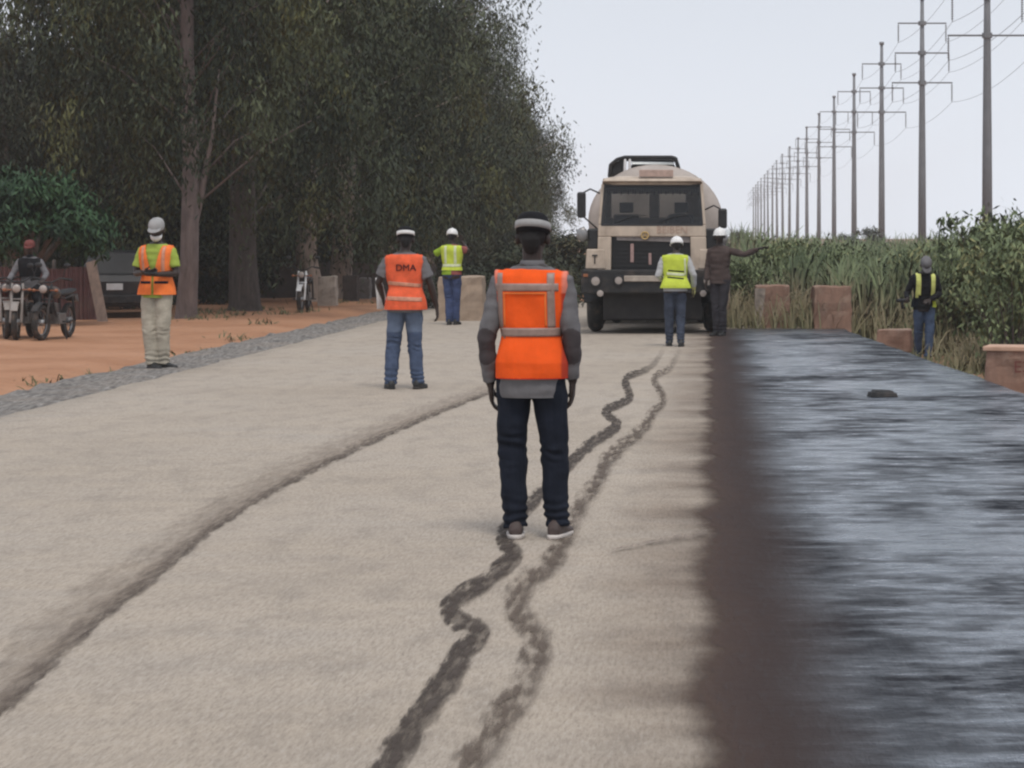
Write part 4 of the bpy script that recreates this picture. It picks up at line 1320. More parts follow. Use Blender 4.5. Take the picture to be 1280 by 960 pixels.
# cab: body panels round an open front and real window openings
bm = BM()
P = lambda *a: [Vector(p) for p in a]
hexa(bm, P((-.92, 0, 1.66), (.92, 0, 1.66), (.92, .12, 1.66), (-.92, .12, 1.66), (-.915, .01, 1.86), (.915, .01, 1.86), (.915, .13, 1.86), (-.915, .13, 1.86)))       # band under the windscreen
hexa(bm, P((-.93, 0, 1.06), (-.70, 0, 1.06), (-.70, .14, 1.06), (-.93, .14, 1.06), (-.92, 0, 1.66), (-.69, 0, 1.66), (-.69, .14, 1.66), (-.92, .14, 1.66)))
hexa(bm, P((.66, 0, 1.06), (.93, 0, 1.06), (.93, .14, 1.06), (.66, .14, 1.06), (.65, 0, 1.66), (.92, 0, 1.66), (.92, .14, 1.66), (.65, .14, 1.66)))
for s in (-1, 1):
    hexa(bm, P((s * .915, .01, 1.86), (s * .845, .01, 1.86), (s * .845, .1, 1.86), (s * .915, .1, 1.86), (s * .865, .10, 2.56), (s * .80, .10, 2.56), (s * .80, .2, 2.56), (s * .865, .2, 2.56)))   # pillar
    hexa(bm, P((s * .93, .12, 1.0), (s * .89, .12, 1.0), (s * .89, 1.75, 1.0), (s * .93, 1.75, 1.0), (s * .915, .12, 1.84), (s * .875, .12, 1.84), (s * .875, 1.75, 1.84), (s * .915, 1.75, 1.84)))   # door
    hexa(bm, P((s * .915, 1.2, 1.84), (s * .875, 1.2, 1.84), (s * .875, 1.75, 1.84), (s * .915, 1.75, 1.84), (s * .865, 1.2, 2.56), (s * .825, 1.2, 2.56), (s * .825, 1.75, 2.56), (s * .865, 1.75, 2.56)))
box(bm, -.9, .9, 1.70, 1.76, 1.0, 2.0)
box(bm, -.86, -.76, 1.70, 1.76, 2.0, 2.42); box(bm, -.09, .09, 1.70, 1.76, 2.0, 2.42); box(bm, .55, .86, 1.70, 1.76, 2.0, 2.42)
box(bm, -.85, .85, 1.70, 1.76, 2.42, 2.58)
loft(bm, [((0, .92, 2.54), (.875, 0, 0), (0, .86, 0)), ((0, .92, 2.62), (.865, 0, 0), (0, .85, 0)), ((0, .93, 2.67), (.80, 0, 0), (0, .79, 0)), ((0, .94, 2.70), (.6, 0, 0), (0, .62, 0))], 40, 6)
box(bm, -.89, .89, .12, 1.72, .98, 1.03)
cab = put('cab', bm, BEIGE, truck, False, .018)
bm = BM(); box(bm, -.885, .885, .14, 1.69, 1.035, 1.07); box(bm, -.85, .85, .15, .5, 1.45, 1.84)
for x in (-.48, .48):
    box(bm, x - .24, x + .24, .85, 1.3, 1.35, 1.5); box(bm, x - .22, x + .22, 1.25, 1.38, 1.45, 2.05); box(bm, x - .12, x + .12, 1.27, 1.36, 2.08, 2.26)
box(bm, -.84, .84, .2, 1.7, 2.50, 2.53)
put('cab_interior', bm, CABIN, cab, False, .02)
bm = BM()
ring_torus(bm, (0, 0, 0), 'z', .22, .017)
for k in range(3):
    a = k * 2.09; tube(bm, [(0, 0, -.03), (.21 * math.cos(a), .21 * math.sin(a), 0)], .012, 6)
bmesh.ops.transform(bm, matrix=Matrix.Translation((.45, .62, 1.92)) @ Matrix.Rotation(R(38), 4, 'X'), verts=bm.verts)
put('steering_wheel', bm, M['black_plastic'], cab, True)
bm = BM(); hexa(bm, P((-.85, .03, 1.855), (.85, .03, 1.855), (.85, .038, 1.855), (-.85, .038, 1.855), (-.80, .125, 2.55), (.80, .125, 2.55), (.80, .133, 2.55), (-.80, .133, 2.55)))
ws = put('windscreen', bm, GLASS, truck)
bm = BM()
hexa(bm, P((-.02, .015, 1.86), (.02, .015, 1.86), (.02, .03, 1.86), (-.02, .03, 1.86), (-.02, .108, 2.54), (.02, .108, 2.54), (.02, .122, 2.54), (-.02, .122, 2.54))) if 0 else None
for x0, x1, z0, z1 in ((-.86, .86, 1.84, 1.885), (-.82, .82, 2.51, 2.55)):
    y0, y1 = .01 + (z0 - 1.86) * .14, .01 + (z1 - 1.86) * .14
    hexa(bm, P((x0, y0, z0), (x1, y0, z0), (x1, y0 + .02, z0), (x0, y0 + .02, z0), (x0, y1, z1), (x1, y1, z1), (x1, y1 + .02, z1), (x0, y1 + .02, z1)))
for s in (-1, 1):
    hexa(bm, P((s * .87, .005, 1.86), (s * .83, .005, 1.86), (s * .83, .03, 1.86), (s * .87, .03, 1.86), (s * .82, .1, 2.55), (s * .78, .1, 2.55), (s * .78, .125, 2.55), (s * .82, .125, 2.55)))
put('seal', bm, M['black_plastic'], ws)
for x0, x1 in ((-.6, -.1), (.12, .62)):
    bm = BM(); tube(bm, [(x0, .012, 1.9), ((x0 + x1) / 2, .028, 2.0), (x1 - .02, .03, 2.03)], .009, 6); put('wiper', bm, M['black_plastic'], ws, True)
bm = BM()
for k in range(40):
    x = -.78 + k * .04; h_ = .1 + .03 * math.sin(k * 2.3)
    box(bm, x, x + .026, .175, .183, 2.50 - h_, 2.50)
put('fringe', bm, FRINGE, cab)
# roof visor with dull plate
bm = BM(); hexa(bm, P((-.84, -.05, 2.60), (.84, -.05, 2.60), (.86, .2, 2.56), (-.86, .2, 2.56), (-.80, -.02, 2.64), (.80, -.02, 2.64), (.84, .25, 2.66), (-.84, .25, 2.66)))
put('sun_visor', bm, BEIGE, cab, False, .012)
bm = BM(); box(bm, -.22, .36, .08, .16, 2.68, 2.80)
put('roof_plate', bm, simple('faded_pinkish_plate', (.42, .3, .25), .6, .2, 12), cab, False, .01)
# lettering, faded
bm = text_bm('BEIBEN', .17, .002)
bmesh.ops.transform(bm, matrix=Matrix.Translation((.34, -.004, 1.77)) @ Matrix.Rotation(R(87), 4, 'X'), verts=bm.verts)
put('lettering', bm, TXT, cab)
bm = BM(); ring_torus(bm, (-.12, -.012, 1.68), 'y', .06, .012)
for k in range(3):
    a = R(90 + 120 * k); tube(bm, [(-.12, -.012, 1.68), (-.12 + .06 * math.cos(a), -.012, 1.68 + .06 * math.sin(a))], .008, 6)
put('emblem', bm, GOLD, cab, True)
# grille opening
bm = BM(); box(bm, -.69, .65, .12, .16, 1.04, 1.66)
for k in range(8): box(bm, -.685, .645, .085, .118, 1.08 + k * .07, 1.105 + k * .07)
box(bm, -.69, .65, .02, .16, 1.04, 1.07)
gr = put('grille', bm, M['black_plastic'], truck)
PB = simple('faded_pink_bar', (.34, .22, .2), .5, .2, 20)
for q in ((-.37, -.31, .05, .08, 1.22, 1.54), (-.06, -.01, .06, .08, 1.18, 1.38)):
    bm = BM(); box(bm, *q); put('grille_bar', bm, PB, gr, False, .008)
bm = BM(); hexa(bm, P((-.60, .03, 1.60), (.64, .03, 1.56), (.64, .08, 1.56), (-.60, .08, 1.60), (-.60, .03, 1.66), (.64, .03, 1.655), (.64, .08, 1.655), (-.60, .08, 1.66)))
put('grille_trim', bm, simple('grey_trim', (.2, .175, .165), .6, .2, 10), gr)
for s in (-1, 1):
    bm = BM()
    hexa(bm, P((s * 1.13, -.02, 1.11), (s * .78, -.02, 1.11), (s * .78, .5, 1.11), (s * 1.13, .5, 1.11), (s * 1.11, -.01, 1.45), (s * .80, -.01, 1.45), (s * .80, .5, 1.45), (s * 1.11, .5, 1.45)))
    cp = put('corner_panel', bm, BEIGE, truck, False, .02)
    bm = BM(); box(bm, s * .97 - .045, s * .97 + .045, -.032, -.016, 1.33, 1.355); box(bm, s * .97 - .01, s * .97 + .01, -.032, -.016, 1.2, 1.33)
    put('panel_catch', bm, UNDER, cp)
    bm = BM(); box(bm, s * 1.0 - .1, s * 1.0 + .1, .08, .6, 1.45, 1.8)
    put('air_intake', bm, M['black_plastic'], truck, False, .03)
# bumper and lamps
bm = BM(); hexa(bm, P((-1.2, -.14, .70), (1.2, -.14, .70), (1.2, .35, .70), (-1.2, .35, .70), (-1.19, -.16, 1.10), (1.19, -.16, 1.10), (1.19, .35, 1.10), (-1.19, .35, 1.10)))
bp = put('bumper', bm, M['black'], truck, False, .025)
for x, z, r in ((-.95, .91, .085), (-.56, .92, .075), (.56, .92, .075), (.95, .91, .085)):
    bm = BM(); disc(bm, (x, -.16, z), 'y', r, .02); hl = put('headlight', bm, LAMP, truck, True, .006)
    bm = BM(); ring_torus(bm, (x, -.175, z), 'y', r, .014); put('rim', bm, M['black_plastic'], hl, True)
for x in (-.87, .87):
    bm = BM(); disc(bm, (x, -.2, .70), 'y', .055, .03); put('fog_lamp', bm, LAMP, truck, True, .006)
bm = BM(); box(bm, -.47, .25, -.185, -.155, .90, 1.0)
put('tow_bar', bm, simple('pale_dusty_steel', (.4, .345, .29), .6, .25, 6, dirt=(.2, .15, .12)), truck, False, .012)
for x in (-1.12, 1.12):
    bm = BM(); box(bm, x - .04, x + .04, -.175, -.15, .98, 1.03); put('indicator', bm, AMBER, truck, False, .006)
# underbody, with low dark boxes filling it in as black shade
bm = BM(); box(bm, -.55, .55, .3, 1.6, .32, 1.0); box(bm, -.84, .84, .2, .45, .26, .72); box(bm, -.85, .85, .5, 3.0, .22, .5); box(bm, -.95, .95, 1.12, 1.28, .44, .58); box(bm, -.42, -.32, .2, 8.6, .72, .95); box(bm, .32, .42, .2, 8.6, .72, .95)
box(bm, -.6, .6, 1.6, 8, .5, .9); tube(bm, [(-1.0, 5.6, .5), (1.0, 5.6, .5)], .09, 10); tube(bm, [(-1.0, 6.95, .5), (1.0, 6.95, .5)], .09, 10)
put('chassis_and_shade_boxes', bm, UNDER, truck)
for s in (-1, 1):
    bm = BM(); n = 10
    for k in range(n):
        a0, a1 = math.pi * k / n, math.pi * (k + 1) / n
        y0, z0, y1, z1 = 1.2 - .62 * math.cos(a0), .52 + .6 * math.sin(a0), 1.2 - .62 * math.cos(a1), .52 + .6 * math.sin(a1)
        hexa(bm, P((s * 1.19, y0, z0), (s * .84, y0, z0), (s * .84, y1, z1), (s * 1.19, y1, z1), (s * 1.19, y0, z0 + .03), (s * .84, y0, z0 + .03), (s * .84, y1, z1 + .03), (s * 1.19, y1, z1 + .03)))
    put('mudguard', bm, M['black'], truck, True)


def truck_wheel(x, y, dual):
    bm = BM()
    for dx in ((-.02,) if not dual else (.14, -.16)):
        ring_torus(bm, (x + dx * (1 if x > 0 else -1), y, .51), 'x', .37, .145, 36, 12, .98)
    wl = put('wheel', bm, M['tyre'], truck, True)
    bm = BM(); disc(bm, (x, y, .51), 'x', .27, .06); disc(bm, (x + (.05 if x > 0 else -.05), y, .51), 'x', .11, .09)
    put('rim', bm, M['steel'], wl, True, .01)


for x in (-1.03, 1.03): truck_wheel(x, 1.2, False)
for y in (5.6, 6.95):
    for x in (-.98, .98): truck_wheel(x, y, True)
# mirrors
for s, z0, z1 in ((-1, 1.98, 2.42), (1, 1.80, 2.14)):
    bm = BM(); x = s * 1.2
    box(bm, x - .075, x + .075, .0, .09, z0, z1)
    mr = put('mirror', bm, M['black_plastic'], truck, False, .035)
    bm = BM(); tube(bm, [(s * .9, .15, z1 - .02), (s * 1.05, .05, z1 + .05), (x, .05, z1 - .03)], .014, 6); tube(bm, [(s * .92, .15, z0 - .2), (x, .05, z0 + .05)], .014, 6)
    put('mirror_arm', bm, M['black'], mr, True)
    bm = BM(); ell(bm, (s * 1.19, .05, 1.70 if s < 0 else 1.62), .1, .05, .12)
    rm = put('round_mirror', bm, M['steel'], truck, True)
    bm = BM(); tube(bm, [(s * .92, .2, 1.6), (s * 1.06, .06, 1.64)], .014, 6); put('mirror_arm', bm, M['black'], rm, True)
# tank
bm = BM()
tc_ = [(2.32, .12), (2.33, .55), (2.38, .85), (2.46, .96), (2.55, 1.0)] + [(y, 1.0) for y in (4, 6, 8.2)] + [(8.3, .96), (8.4, .8), (8.44, .4)]
loft(bm, [((0, y, 1.95), (1.2 * k, 0, 0), (0, 0, 1.0 * k)) for y, k in tc_], 48)
tank = put('tank', bm, TANKP, truck, True)
for y in (2.6, 4.4, 6.3, 8.1):
    bm = BM(); n = 48
    loft(bm, [((0, y - .04, 1.95), (1.215, 0, 0), (0, 0, 1.015)), ((0, y + .04, 1.95), (1.215, 0, 0), (0, 0, 1.015))], 48)
    put('tank_band', bm, TANKP, tank, True)
bm = BM()
for y in (3.0, 5.6, 8.0): hexa(bm, P((-1.0, y - .06, .9), (1.0, y - .06, .9), (1.0, y + .06, .9), (-1.0, y + .06, .9), (-.85, y - .06, 1.25), (.85, y - .06, 1.25), (.85, y + .06, 1.25), (-.85, y + .06, 1.25)))
put('tank_saddle', bm, UNDER, truck)
# walkway box round the hatch, on top of the tank
bm = BM(); x0, x1, z0, z1, y0, y1 = -.80, .36, 2.86, 3.10, 2.75, 3.9
tube(bm, [(x0 - .04, y0, z0 - .1), (x0 - .02, y0, z0 + .1), (x0 + .1, y0, z1 - .04), (x0 + .24, y0, z1), (x1 - .08, y0, z1), (x1, y0, z1 - .02), (x1 + .08, y0, z0 - .08)], .035, 8, dense=4)
tube(bm, [(x0 - .04, y1, z0 - .1), (x0 - .02, y1, z0 + .1), (x0 + .24, y1, z1), (x1, y1, z1 - .02), (x1 + .08, y1, z0 - .08)], .035, 8, dense=4)
for x in (x0 + .2, x1 - .04): tube(bm, [(x, y0, z1 - .02), (x, y1, z1 - .02)], .03, 8)
hexa(bm, P((x0 - .03, y0 + .04, z0 - .08), (x0 + .2, y0 + .04, z0 - .05), (x0 + .2, y1, z0 - .05), (x0 - .03, y1, z0 - .08), (x0 + .02, y0 + .04, z0 + .12), (x0 + .2, y0 + .04, z1 - .03), (x0 + .2, y1, z1 - .03), (x0 + .02, y1, z0 + .12)))
hexa(bm, P((x0 + .35, y0 + .06, z0 - .05), (x1 - .02, y0 + .06, z0 - .05), (x1 - .02, y1, z0 - .05), (x0 + .35, y1, z0 - .05), (x0 + .35, y0 + .06, z0 + .1), (x1 - .02, y0 + .06, z0 + .1), (x1 - .02, y1, z0 + .1), (x0 + .35, y1, z0 + .1)))
put('walkway', bm, M['black'], tank, False, .01)
bm = BM(); hexa(bm, P((x0 + .36, y0 - .02, z0 + .11), (x1 - .04, y0 - .02, z0 + .11), (x1 - .04, y0 + .6, z0 + .11), (x0 + .36, y0 + .6, z0 + .11), (x0 + .36, y0 + .02, z0 + .17), (x1 - .04, y0 + .02, z0 + .15), (x1 - .04, y0 + .6, z0 + .17), (x0 + .36, y0 + .6, z0 + .17)))
put('hatch_lid', bm, simple('pale_steel_sheet', (.45, .47, .47), .35, .1, 6, metal=.3), tank, False, .01)
for x in (x0 + .235, x0 + .32):
    bm = BM(); tube(bm, [(x, y0 - .01, z0 - .04), (x + .01, y0 - .01, z1 - .05)], .024, 8); put('hatch_post', bm, M['white_paint'], tank, True)
# spray bar and ladder at the back
bm = BM(); tube(bm, [(-1.25, 8.7, .38), (1.25, 8.7, .38)], .06, 8)
for x in (-.3, .3): tube(bm, [(x, 8.45, .9), (x, 8.7, .4)], .04, 8)
put('spray_bar', bm, M['steel'], truck, True)

# ------------------------------------------------------------------ barrier blocks of concrete
RED = simple('laterite_stained_concrete', (.27, .16, .115), .9, .3, 4, dirt=(.36, .26, .2), dirt_amt=.9, bump_s=.6, stretch=(1, 1, .3))
TAN = simple('tan_concrete', (.36, .27, .20), .9, .2, 4, dirt=(.22, .17, .14), dirt_amt=.6, bump_s=.4)
GREYB = simple('grey_concrete', (.22, .2, .19), .9, .25, 4, dirt=(.12, .1, .09), dirt_amt=.7, bump_s=.4)
PALEB = simple('pale_stone', (.36, .30, .25), .9, .2, 5, dirt=(.12, .1, .09), dirt_amt=.8, bump_s=.5)


def block(label, px, py, wpx, hpx, m, dep=.7, rz=0, group='concrete barrier blocks across the end of the works', taper=.97, name='concrete_block', z=None, y=None):
    X, Y = gp(px, py) if y is None else (ax(px, y), y)
    w_, h_ = wpx * Y / F, hpx * Y / F
    bm = BM(); box(bm, -w_ / 2, w_ / 2, 0, dep, -.12, h_, None, taper)
    bmesh.ops.subdivide_edges(bm, edges=bm.edges, cuts=5, use_grid_fill=True)
    for v in bm.verts:
        v.co += Vector((noise.noise(v.co * 5 + Vector((X, 0, 0))), noise.noise(v.co * 5 + Vector((9, X, 0))), noise.noise(v.co * 4 + Vector((X, 3, 5))))) * .03
    o = put(name, bm, m, None, False, .02)
    o.location = (X, Y, 0 if z is None else z); o.rotation_euler = (0, 0, rz)
    tag(o, label, 'concrete block' if name == 'concrete_block' else name.replace('_', ' '), group)
    return o


block('tan concrete block behind the person with raised hands', 575, 401, 57, 55, TAN)
o = block('reddish concrete block with left side painted as lit, first to the right of the truck', 966, 410, 44, 53, RED)
bm = BM(); w_ = .64
hexa(bm, P((-.33, -.025, -.05), (-.22, -.025, -.05), (-.22, .0, -.05), (-.33, .0, -.05), (-.325, -.02, .72), (-.13, -.02, .72), (-.13, .0, .72), (-.325, .0, .72)))  # pale wedge paints the lit left facet onto the block
put('lit_facet_patch', bm, PALEB, o)
block('plain reddish concrete block, second to the right of the truck', 1041, 411, 48, 53, RED, rz=R(2))
block('low reddish block in grass beside the person with the hand tool', 1118, 421, 44, 17, RED, rz=R(-6), z=-.12)
block('narrow grey concrete post block close behind the right side of the truck', 908, 408, 8, 52, TAN, dep=.3)
# the numbered kerb block at the right edge
yb = 27.6
o = block('long orange-brown block with faded red number beside the bitumen', 1275, 0, 90, 50, RED, dep=.55, rz=R(-14), y=yb, taper=.96, z=.0, group=None)
o.location.z = -.12
bm = BM(); w_ = 90 * yb / F; h_ = 50 * yb / F
box(bm, -w_ / 2 - .015, w_ / 2 + .015, -.02, .57, h_ - .01, h_ + .045)  # paler slab along the top of the block
put('pale_top', bm, simple('pale_orange_top', (.52, .33, .235), .9, .15, 5, dirt=(.4, .23, .15)), o, False, .012)
bm = text_bm('E38', .19, .002)
bmesh.ops.transform(bm, matrix=Matrix.Translation((.07, -.012, h_ * .58)) @ Matrix.Rotation(R(90), 4, 'X'), verts=bm.verts)
put('lettering', bm, simple('faded_red_paint', (.16, .05, .04), .8, .3, 30), o)
# black scrap on the fresh bitumen
X, Y = gp(1103, 497)
bm = BM(); box(bm, -.145, .145, -.09, .09, 0, .05, None, .9); box(bm, -.1, .12, -.05, .1, .05, .07, None, .8)
bmesh.ops.subdivide_edges(bm, edges=bm.edges, cuts=2, use_grid_fill=True)
for v in bm.verts: v.co += Vector((0, 0, noise.noise(v.co * 9) * .012))
o = put('rubber_scrap', bm, M['black'], None, False, .008); o.location = (X, Y, .008); o.rotation_euler = (0, 0, .2)
tag(o, 'flat black scrap lying alone on the wet bitumen', 'scrap')
# blocks and stones at the foot of the trees
block('pale rounded block with a dark lower half, right of the white-fronted motorcycle', 408, 379, 24, 36, PALEB, dep=.5, group='old blocks at the foot of the trees', taper=.86, name='stone_block', z=-.05)
block('dark brown block between the pale block and a small grey block', 437, 374, 18, 32, simple('dark_brown_stone', (.07, .055, .05), .9, .3, 5, bump_s=.4), dep=.5, group='old blocks at the foot of the trees', name='stone_block', z=-.05)
block('small grey block just left of the person in the worn orange vest', 455, 371, 14, 26, GREYB, dep=.5, group='old blocks at the foot of the trees', name='stone_block', z=-.05)
# ------------------------------------------------------------------ motorcycles
SEATM = simple('seat_vinyl', (.015, .014, .015), .6, .2, 10)
ENG = simple('engine_alloy', (.16, .155, .15), .5, .3, 14, metal=.5, dirt=(.1, .07, .05), dirt_amt=.6)


def motorcycle(label, x, y, rz, paint, front, group, steer=0.0, mirrors=True):
    """local +Y is forward; origin between the wheels on the ground"""
    r = empty('motorcycle', (x, y, ground_z(x, y) + .0), rz)
    tag(r, label, 'motorcycle', group)
    S = Matrix.Translation((0, .45, .8)) @ Matrix.Rotation(steer, 4, 'Z') @ Matrix.Translation((0, -.45, -.8))

    def P_(name, bm, m, par=None, smooth=True, bevel=0, st=False):
        if st: bmesh.ops.transform(bm, matrix=S, verts=bm.verts)
        return put(name, bm, m, par or r, smooth, bevel)
    for wy, st in ((.64, True), (-.62, False)):
        bm = BM(); ring_torus(bm, (0, wy, .3), 'x', .252, .048, 32, 10); wl = P_('wheel', bm, M['tyre'], st=st)
        bm = BM(); ring_torus(bm, (0, wy, .3), 'x', .205, .014, 28, 6); disc(bm, (0, wy, .3), 'x', .055, .06, 14)
        for k in range(16):
            a = 2 * math.pi * k / 16; tube(bm, [(.03 * (-1) ** k, wy + .05 * math.cos(a + .5), .3 + .05 * math.sin(a + .5)), (0, wy + .2 * math.cos(a), .3 + .2 * math.sin(a))], .004, 4, cap=False)
        P_('rim', bm, M['steel'], wl, st=st)
    bm = BM()
    for s in (-1, 1):
        tube(bm, [(s * .085, .64, .3), (s * .085, .52, .66), (s * .085, .43, .92)], [.026, .024, .02], 8)
    box(bm, -.11, .11, .40, .47, .84, .87); box(bm, -.11, .11, .44, .52, .66, .69)
    P_('fork', bm, front if front is not paint else M['steel'], st=True)
    bm = BM()
    n = 10
    for k in range(n):
        a0, a1 = R(35) + R(120) * k / n, R(35) + R(120) * (k + 1) / n
        hexa(bm, [Vector(p) for p in ((-.06, .64 + .325 * math.cos(a0), .3 + .325 * math.sin(a0)), (.06, .64 + .325 * math.cos(a0), .3 + .325 * math.sin(a0)), (.06, .64 + .325 * math.cos(a1), .3 + .325 * math.sin(a1)), (-.06, .64 + .325 * math.cos(a1), .3 + .325 * math.sin(a1)),
                                      (-.05, .64 + .34 * math.cos(a0), .3 + .34 * math.sin(a0)), (.05, .64 + .34 * math.cos(a0), .3 + .34 * math.sin(a0)), (.05, .64 + .34 * math.cos(a1), .3 + .34 * math.sin(a1)), (-.05, .64 + .34 * math.cos(a1), .3 + .34 * math.sin(a1)))])
    P_('mudguard', bm, front, smooth=False, st=True)
    bm = BM(); ell(bm, (0, .53, .85), .085, .07, .085); hl = P_('headlight', bm, M['black_plastic'], st=True)
    bm = BM(); ell(bm, (0, .575, .85), .07, .035, .07); P_('lens', bm, LAMP, hl, st=True)
    bm = BM(); tube(bm, [(-.36, .26, 1.0), (-.2, .36, 1.03), (-.08, .42, .96), (.08, .42, .96), (.2, .36, 1.03), (.36, .26, 1.0)], .014, 8, dense=3)
    hb = P_('handlebar', bm, M['black'], st=True)
    for s in (-1, 1):
        bm = BM(); tube(bm, [(s * .36, .26, 1.0), (s * .25, .335, 1.02)], .021, 8); P_('grip', bm, M['black'], hb, st=True)
        bm = BM(); tube(bm, [(s * .18, .5, .83), (s * .09, .5, .83)], .011, 6); ell(bm, (s * .2, .5, .83), .035, .04, .028); P_('indicator', bm, AMBER, st=True)
        if mirrors:
            bm = BM(); tube(bm, [(s * .24, .34, 1.03), (s * .3, .36, 1.2)], .007, 6); ell(bm, (s * .33, .36, 1.24), .06, .015, .042); P_('mirror', bm, M['black_plastic'], hb, st=True)
    bm = BM()
    loft(bm, [((0, .4, .79), (.05, 0, 0), (0, 0, .05)), ((0, .3, .80), (.12, 0, 0), (0, 0, .105)), ((0, .12, .79), (.125, 0, 0), (0, 0, .105)), ((0, -.08, .74), (.07, 0, 0), (0, 0, .06))], 18, 2.3)
    P_('fuel_tank', bm, paint)
    bm = BM()
    loft(bm, [((0, -.02, .75), (.07, 0, 0), (0, 0, .03)), ((0, -.15, .76), (.115, 0, 0), (0, 0, .05)), ((0, -.5, .78), (.12, 0, 0), (0, 0, .05)), ((0, -.78, .81), (.1, 0, 0), (0, 0, .035))], 16, 2.8)
    P_('seat', bm, SEATM)
    bm = BM(); box(bm, -.14, .14, -.12, .22, .26, .44); loft(bm, [((0, .14, .42), (.085, 0, 0), (0, .085, 0)), ((0, .19, .62), (.085, 0, 0), (0, .085, 0))], 14, 3)
    for k in range(5): box(bm, -.105, .105, .05 + k * .01, .26 + k * .01, .45 + k * .035, .46 + k * .035)
    P_('engine', bm, ENG, smooth=False, bevel=.012)
    bm = BM()
    for s in (-1, 1):
        tube(bm, [(s * .05, .4, .82), (s * .1, -.1, .68), (s * .11, -.75, .74)], .015, 6); tube(bm, [(s * .06, .38, .78), (s * .1, .25, .4), (s * .1, -.2, .28), (s * .1, -.62, .3)], .016, 6); tube(bm, [(s * .12, -.62, .3), (s * .12, -.5, .7)], .02, 8)
    P_('frame', bm, M['black'])
    bm = BM(); tube(bm, [(.1, .24, .45), (.15, .2, .28), (.17, -.1, .26)], .02, 8); tube(bm, [(.17, -.1, .26), (.18, -.8, .34)], [.04, .045], 10); P_('exhaust', bm, M['chrome'])
    bm = BM(); hexa(bm, [Vector(p) for p in ((-.08, -.75, .62), (.08, -.75, .62), (.08, -.95, .6), (-.08, -.95, .6), (-.09, -.7, .72), (.09, -.7, .72), (.07, -.92, .74), (-.07, -.92, .74))]); P_('rear_fender', bm, paint, smooth=False, bevel=.01)
    bm = BM()
    for s in (-1, 1): tube(bm, [(s * .1, .05, .3), (s * .26, .05, .29)], .014, 6)
    tube(bm, [(-.13, -.02, .28), (-.2, .02, .0)], .012, 6)
    P_('footrest', bm, M['black'])
    return r


GM = 'motorcycles parked on the bare ground'
DK = simple('dark_grey_paint', (.03, .028, .03), .4, .2, 8, dirt=(.16, .11, .08), dirt_amt=.5)
RD = simple('dull_maroon_paint', (.11, .03, .035), .45, .2, 8, dirt=(.16, .11, .08), dirt_amt=.5)
GRY = simple('dusty_grey_paint', (.25, .22, .2), .5, .2, 8, dirt=(.16, .11, .08), dirt_amt=.5)
ym = 39.6
motorcycle('motorcycle with a rider on it at the left edge, front wheel towards the camera', ax(15, ym), ym + .65, R(180 + 4), DK, GRY, GM, R(5))
motorcycle('riderless dark motorcycle parked beside the one with the rider', ax(54, ym), ym + .75, R(180 - 4), DK, M['black'], GM, R(-6))
motorcycle('maroon motorcycle mostly cut off by the left edge of the picture', ax(-12, ym), ym + .95, R(180 + 12), RD, GRY, GM, R(10))
motorcycle('white-fronted motorcycle standing alone in front of the pale tree trunks', ax(377, 54.5), 54.9, R(180 + 3), DK, M['white_paint'], GM, R(-4))

# the rider, seated
yr = ym + .65; xr = ax(20, ym)
zr = ground_z(xr, yr)
person(('person in dark clothes and dull red cap sitting on a motorcycle', 'person'), (xr + .02, yr + .12, zr - .04), R(180 + 4), 1.68,
       {'elbow': ((-.29, .1, 1.16), (.29, .1, 1.16)), 'wrist': ((-.29, .36, 1.07), (.29, .36, 1.07)), 'hand': (((0, 1, -.15), (0, -.2, -1), (1, .2, 0), .9), ((0, 1, -.15), (0, -.2, -1), (-1, .2, 0), .9)),
        'hip': ((-.1, .0, .9), (.1, .0, .9)), 'knee': ((-.2, .38, .72), (.2, .38, .72)), 'ankle': ((-.2, .22, .38), (.2, .22, .38)), 'lean': R(6)},
       dict(trousers=M['black_shirt'], trouser_r=(.095, .09, .075, .07, .06), shoes=M['shoe_black'], shirt=M['grey_shirt'], shirt_hem=.88, head='cap', cap=cloth('dull_red_fabric', (.15, .05, .045)), collar=M['black_shirt'],
            vest=M['black_shirt'], vest_hem=1.12, vest_flare=0, brim=1))

# ------------------------------------------------------------------ parked car behind the leaning plank
CARP = simple('dark_grey_car_paint', (.018, .017, .02), .4, .15, 3, dirt=(.08, .06, .045), dirt_amt=.5)
REDL = simple('tail_lens', (.28, .03, .03), .3, .15, 20)
yc = 51.0
car = empty('parked_car', (ax(150, yc), yc, ground_z(ax(152, yc), yc)), R(15))
tag(car, 'dark dusty hatchback seen from behind, parked in the shade behind the leaning plank', 'car')
bm = BM()
prof = [(0.0, .24, .78, .78), (.02, .45, .8, .8), (.0, .78, .8, .78), (.06, .90, .78, .74), (.28, 1.40, .60, .60), (.5, 1.45, .58, .58), (1.9, 1.44, .58, .58), (2.7, .98, .74, .74), (3.6, .85, .74, .74), (3.75, .6, .76, .76), (3.78, .25, .74, .74)]
vL, vR = [], []
for y, z, a, b_ in prof:
    vL.append(bm.verts.new((-a, y, z))); vR.append(bm.verts.new((a, y, z)))
n = len(prof)
for i in range(n - 1): bm.faces.new((vL[i], vR[i], vR[i + 1], vL[i + 1]))
bm.faces.new((vL[0], vL[-1], vR[-1], vR[0])); bm.faces.new(vL[::-1]); bm.faces.new(vR)
put('body', bm, CARP, car, False, .05)
bm = BM(); hexa(bm, [Vector(p) for p in ((-.66, .055, .95), (.66, .055, .95), (.66, .1, .95), (-.66, .1, .95), (-.55, .235, 1.34), (.55, .235, 1.34), (.55, .28, 1.34), (-.55, .28, 1.34))])
put('rear_window', bm, M['black_plastic'], car)
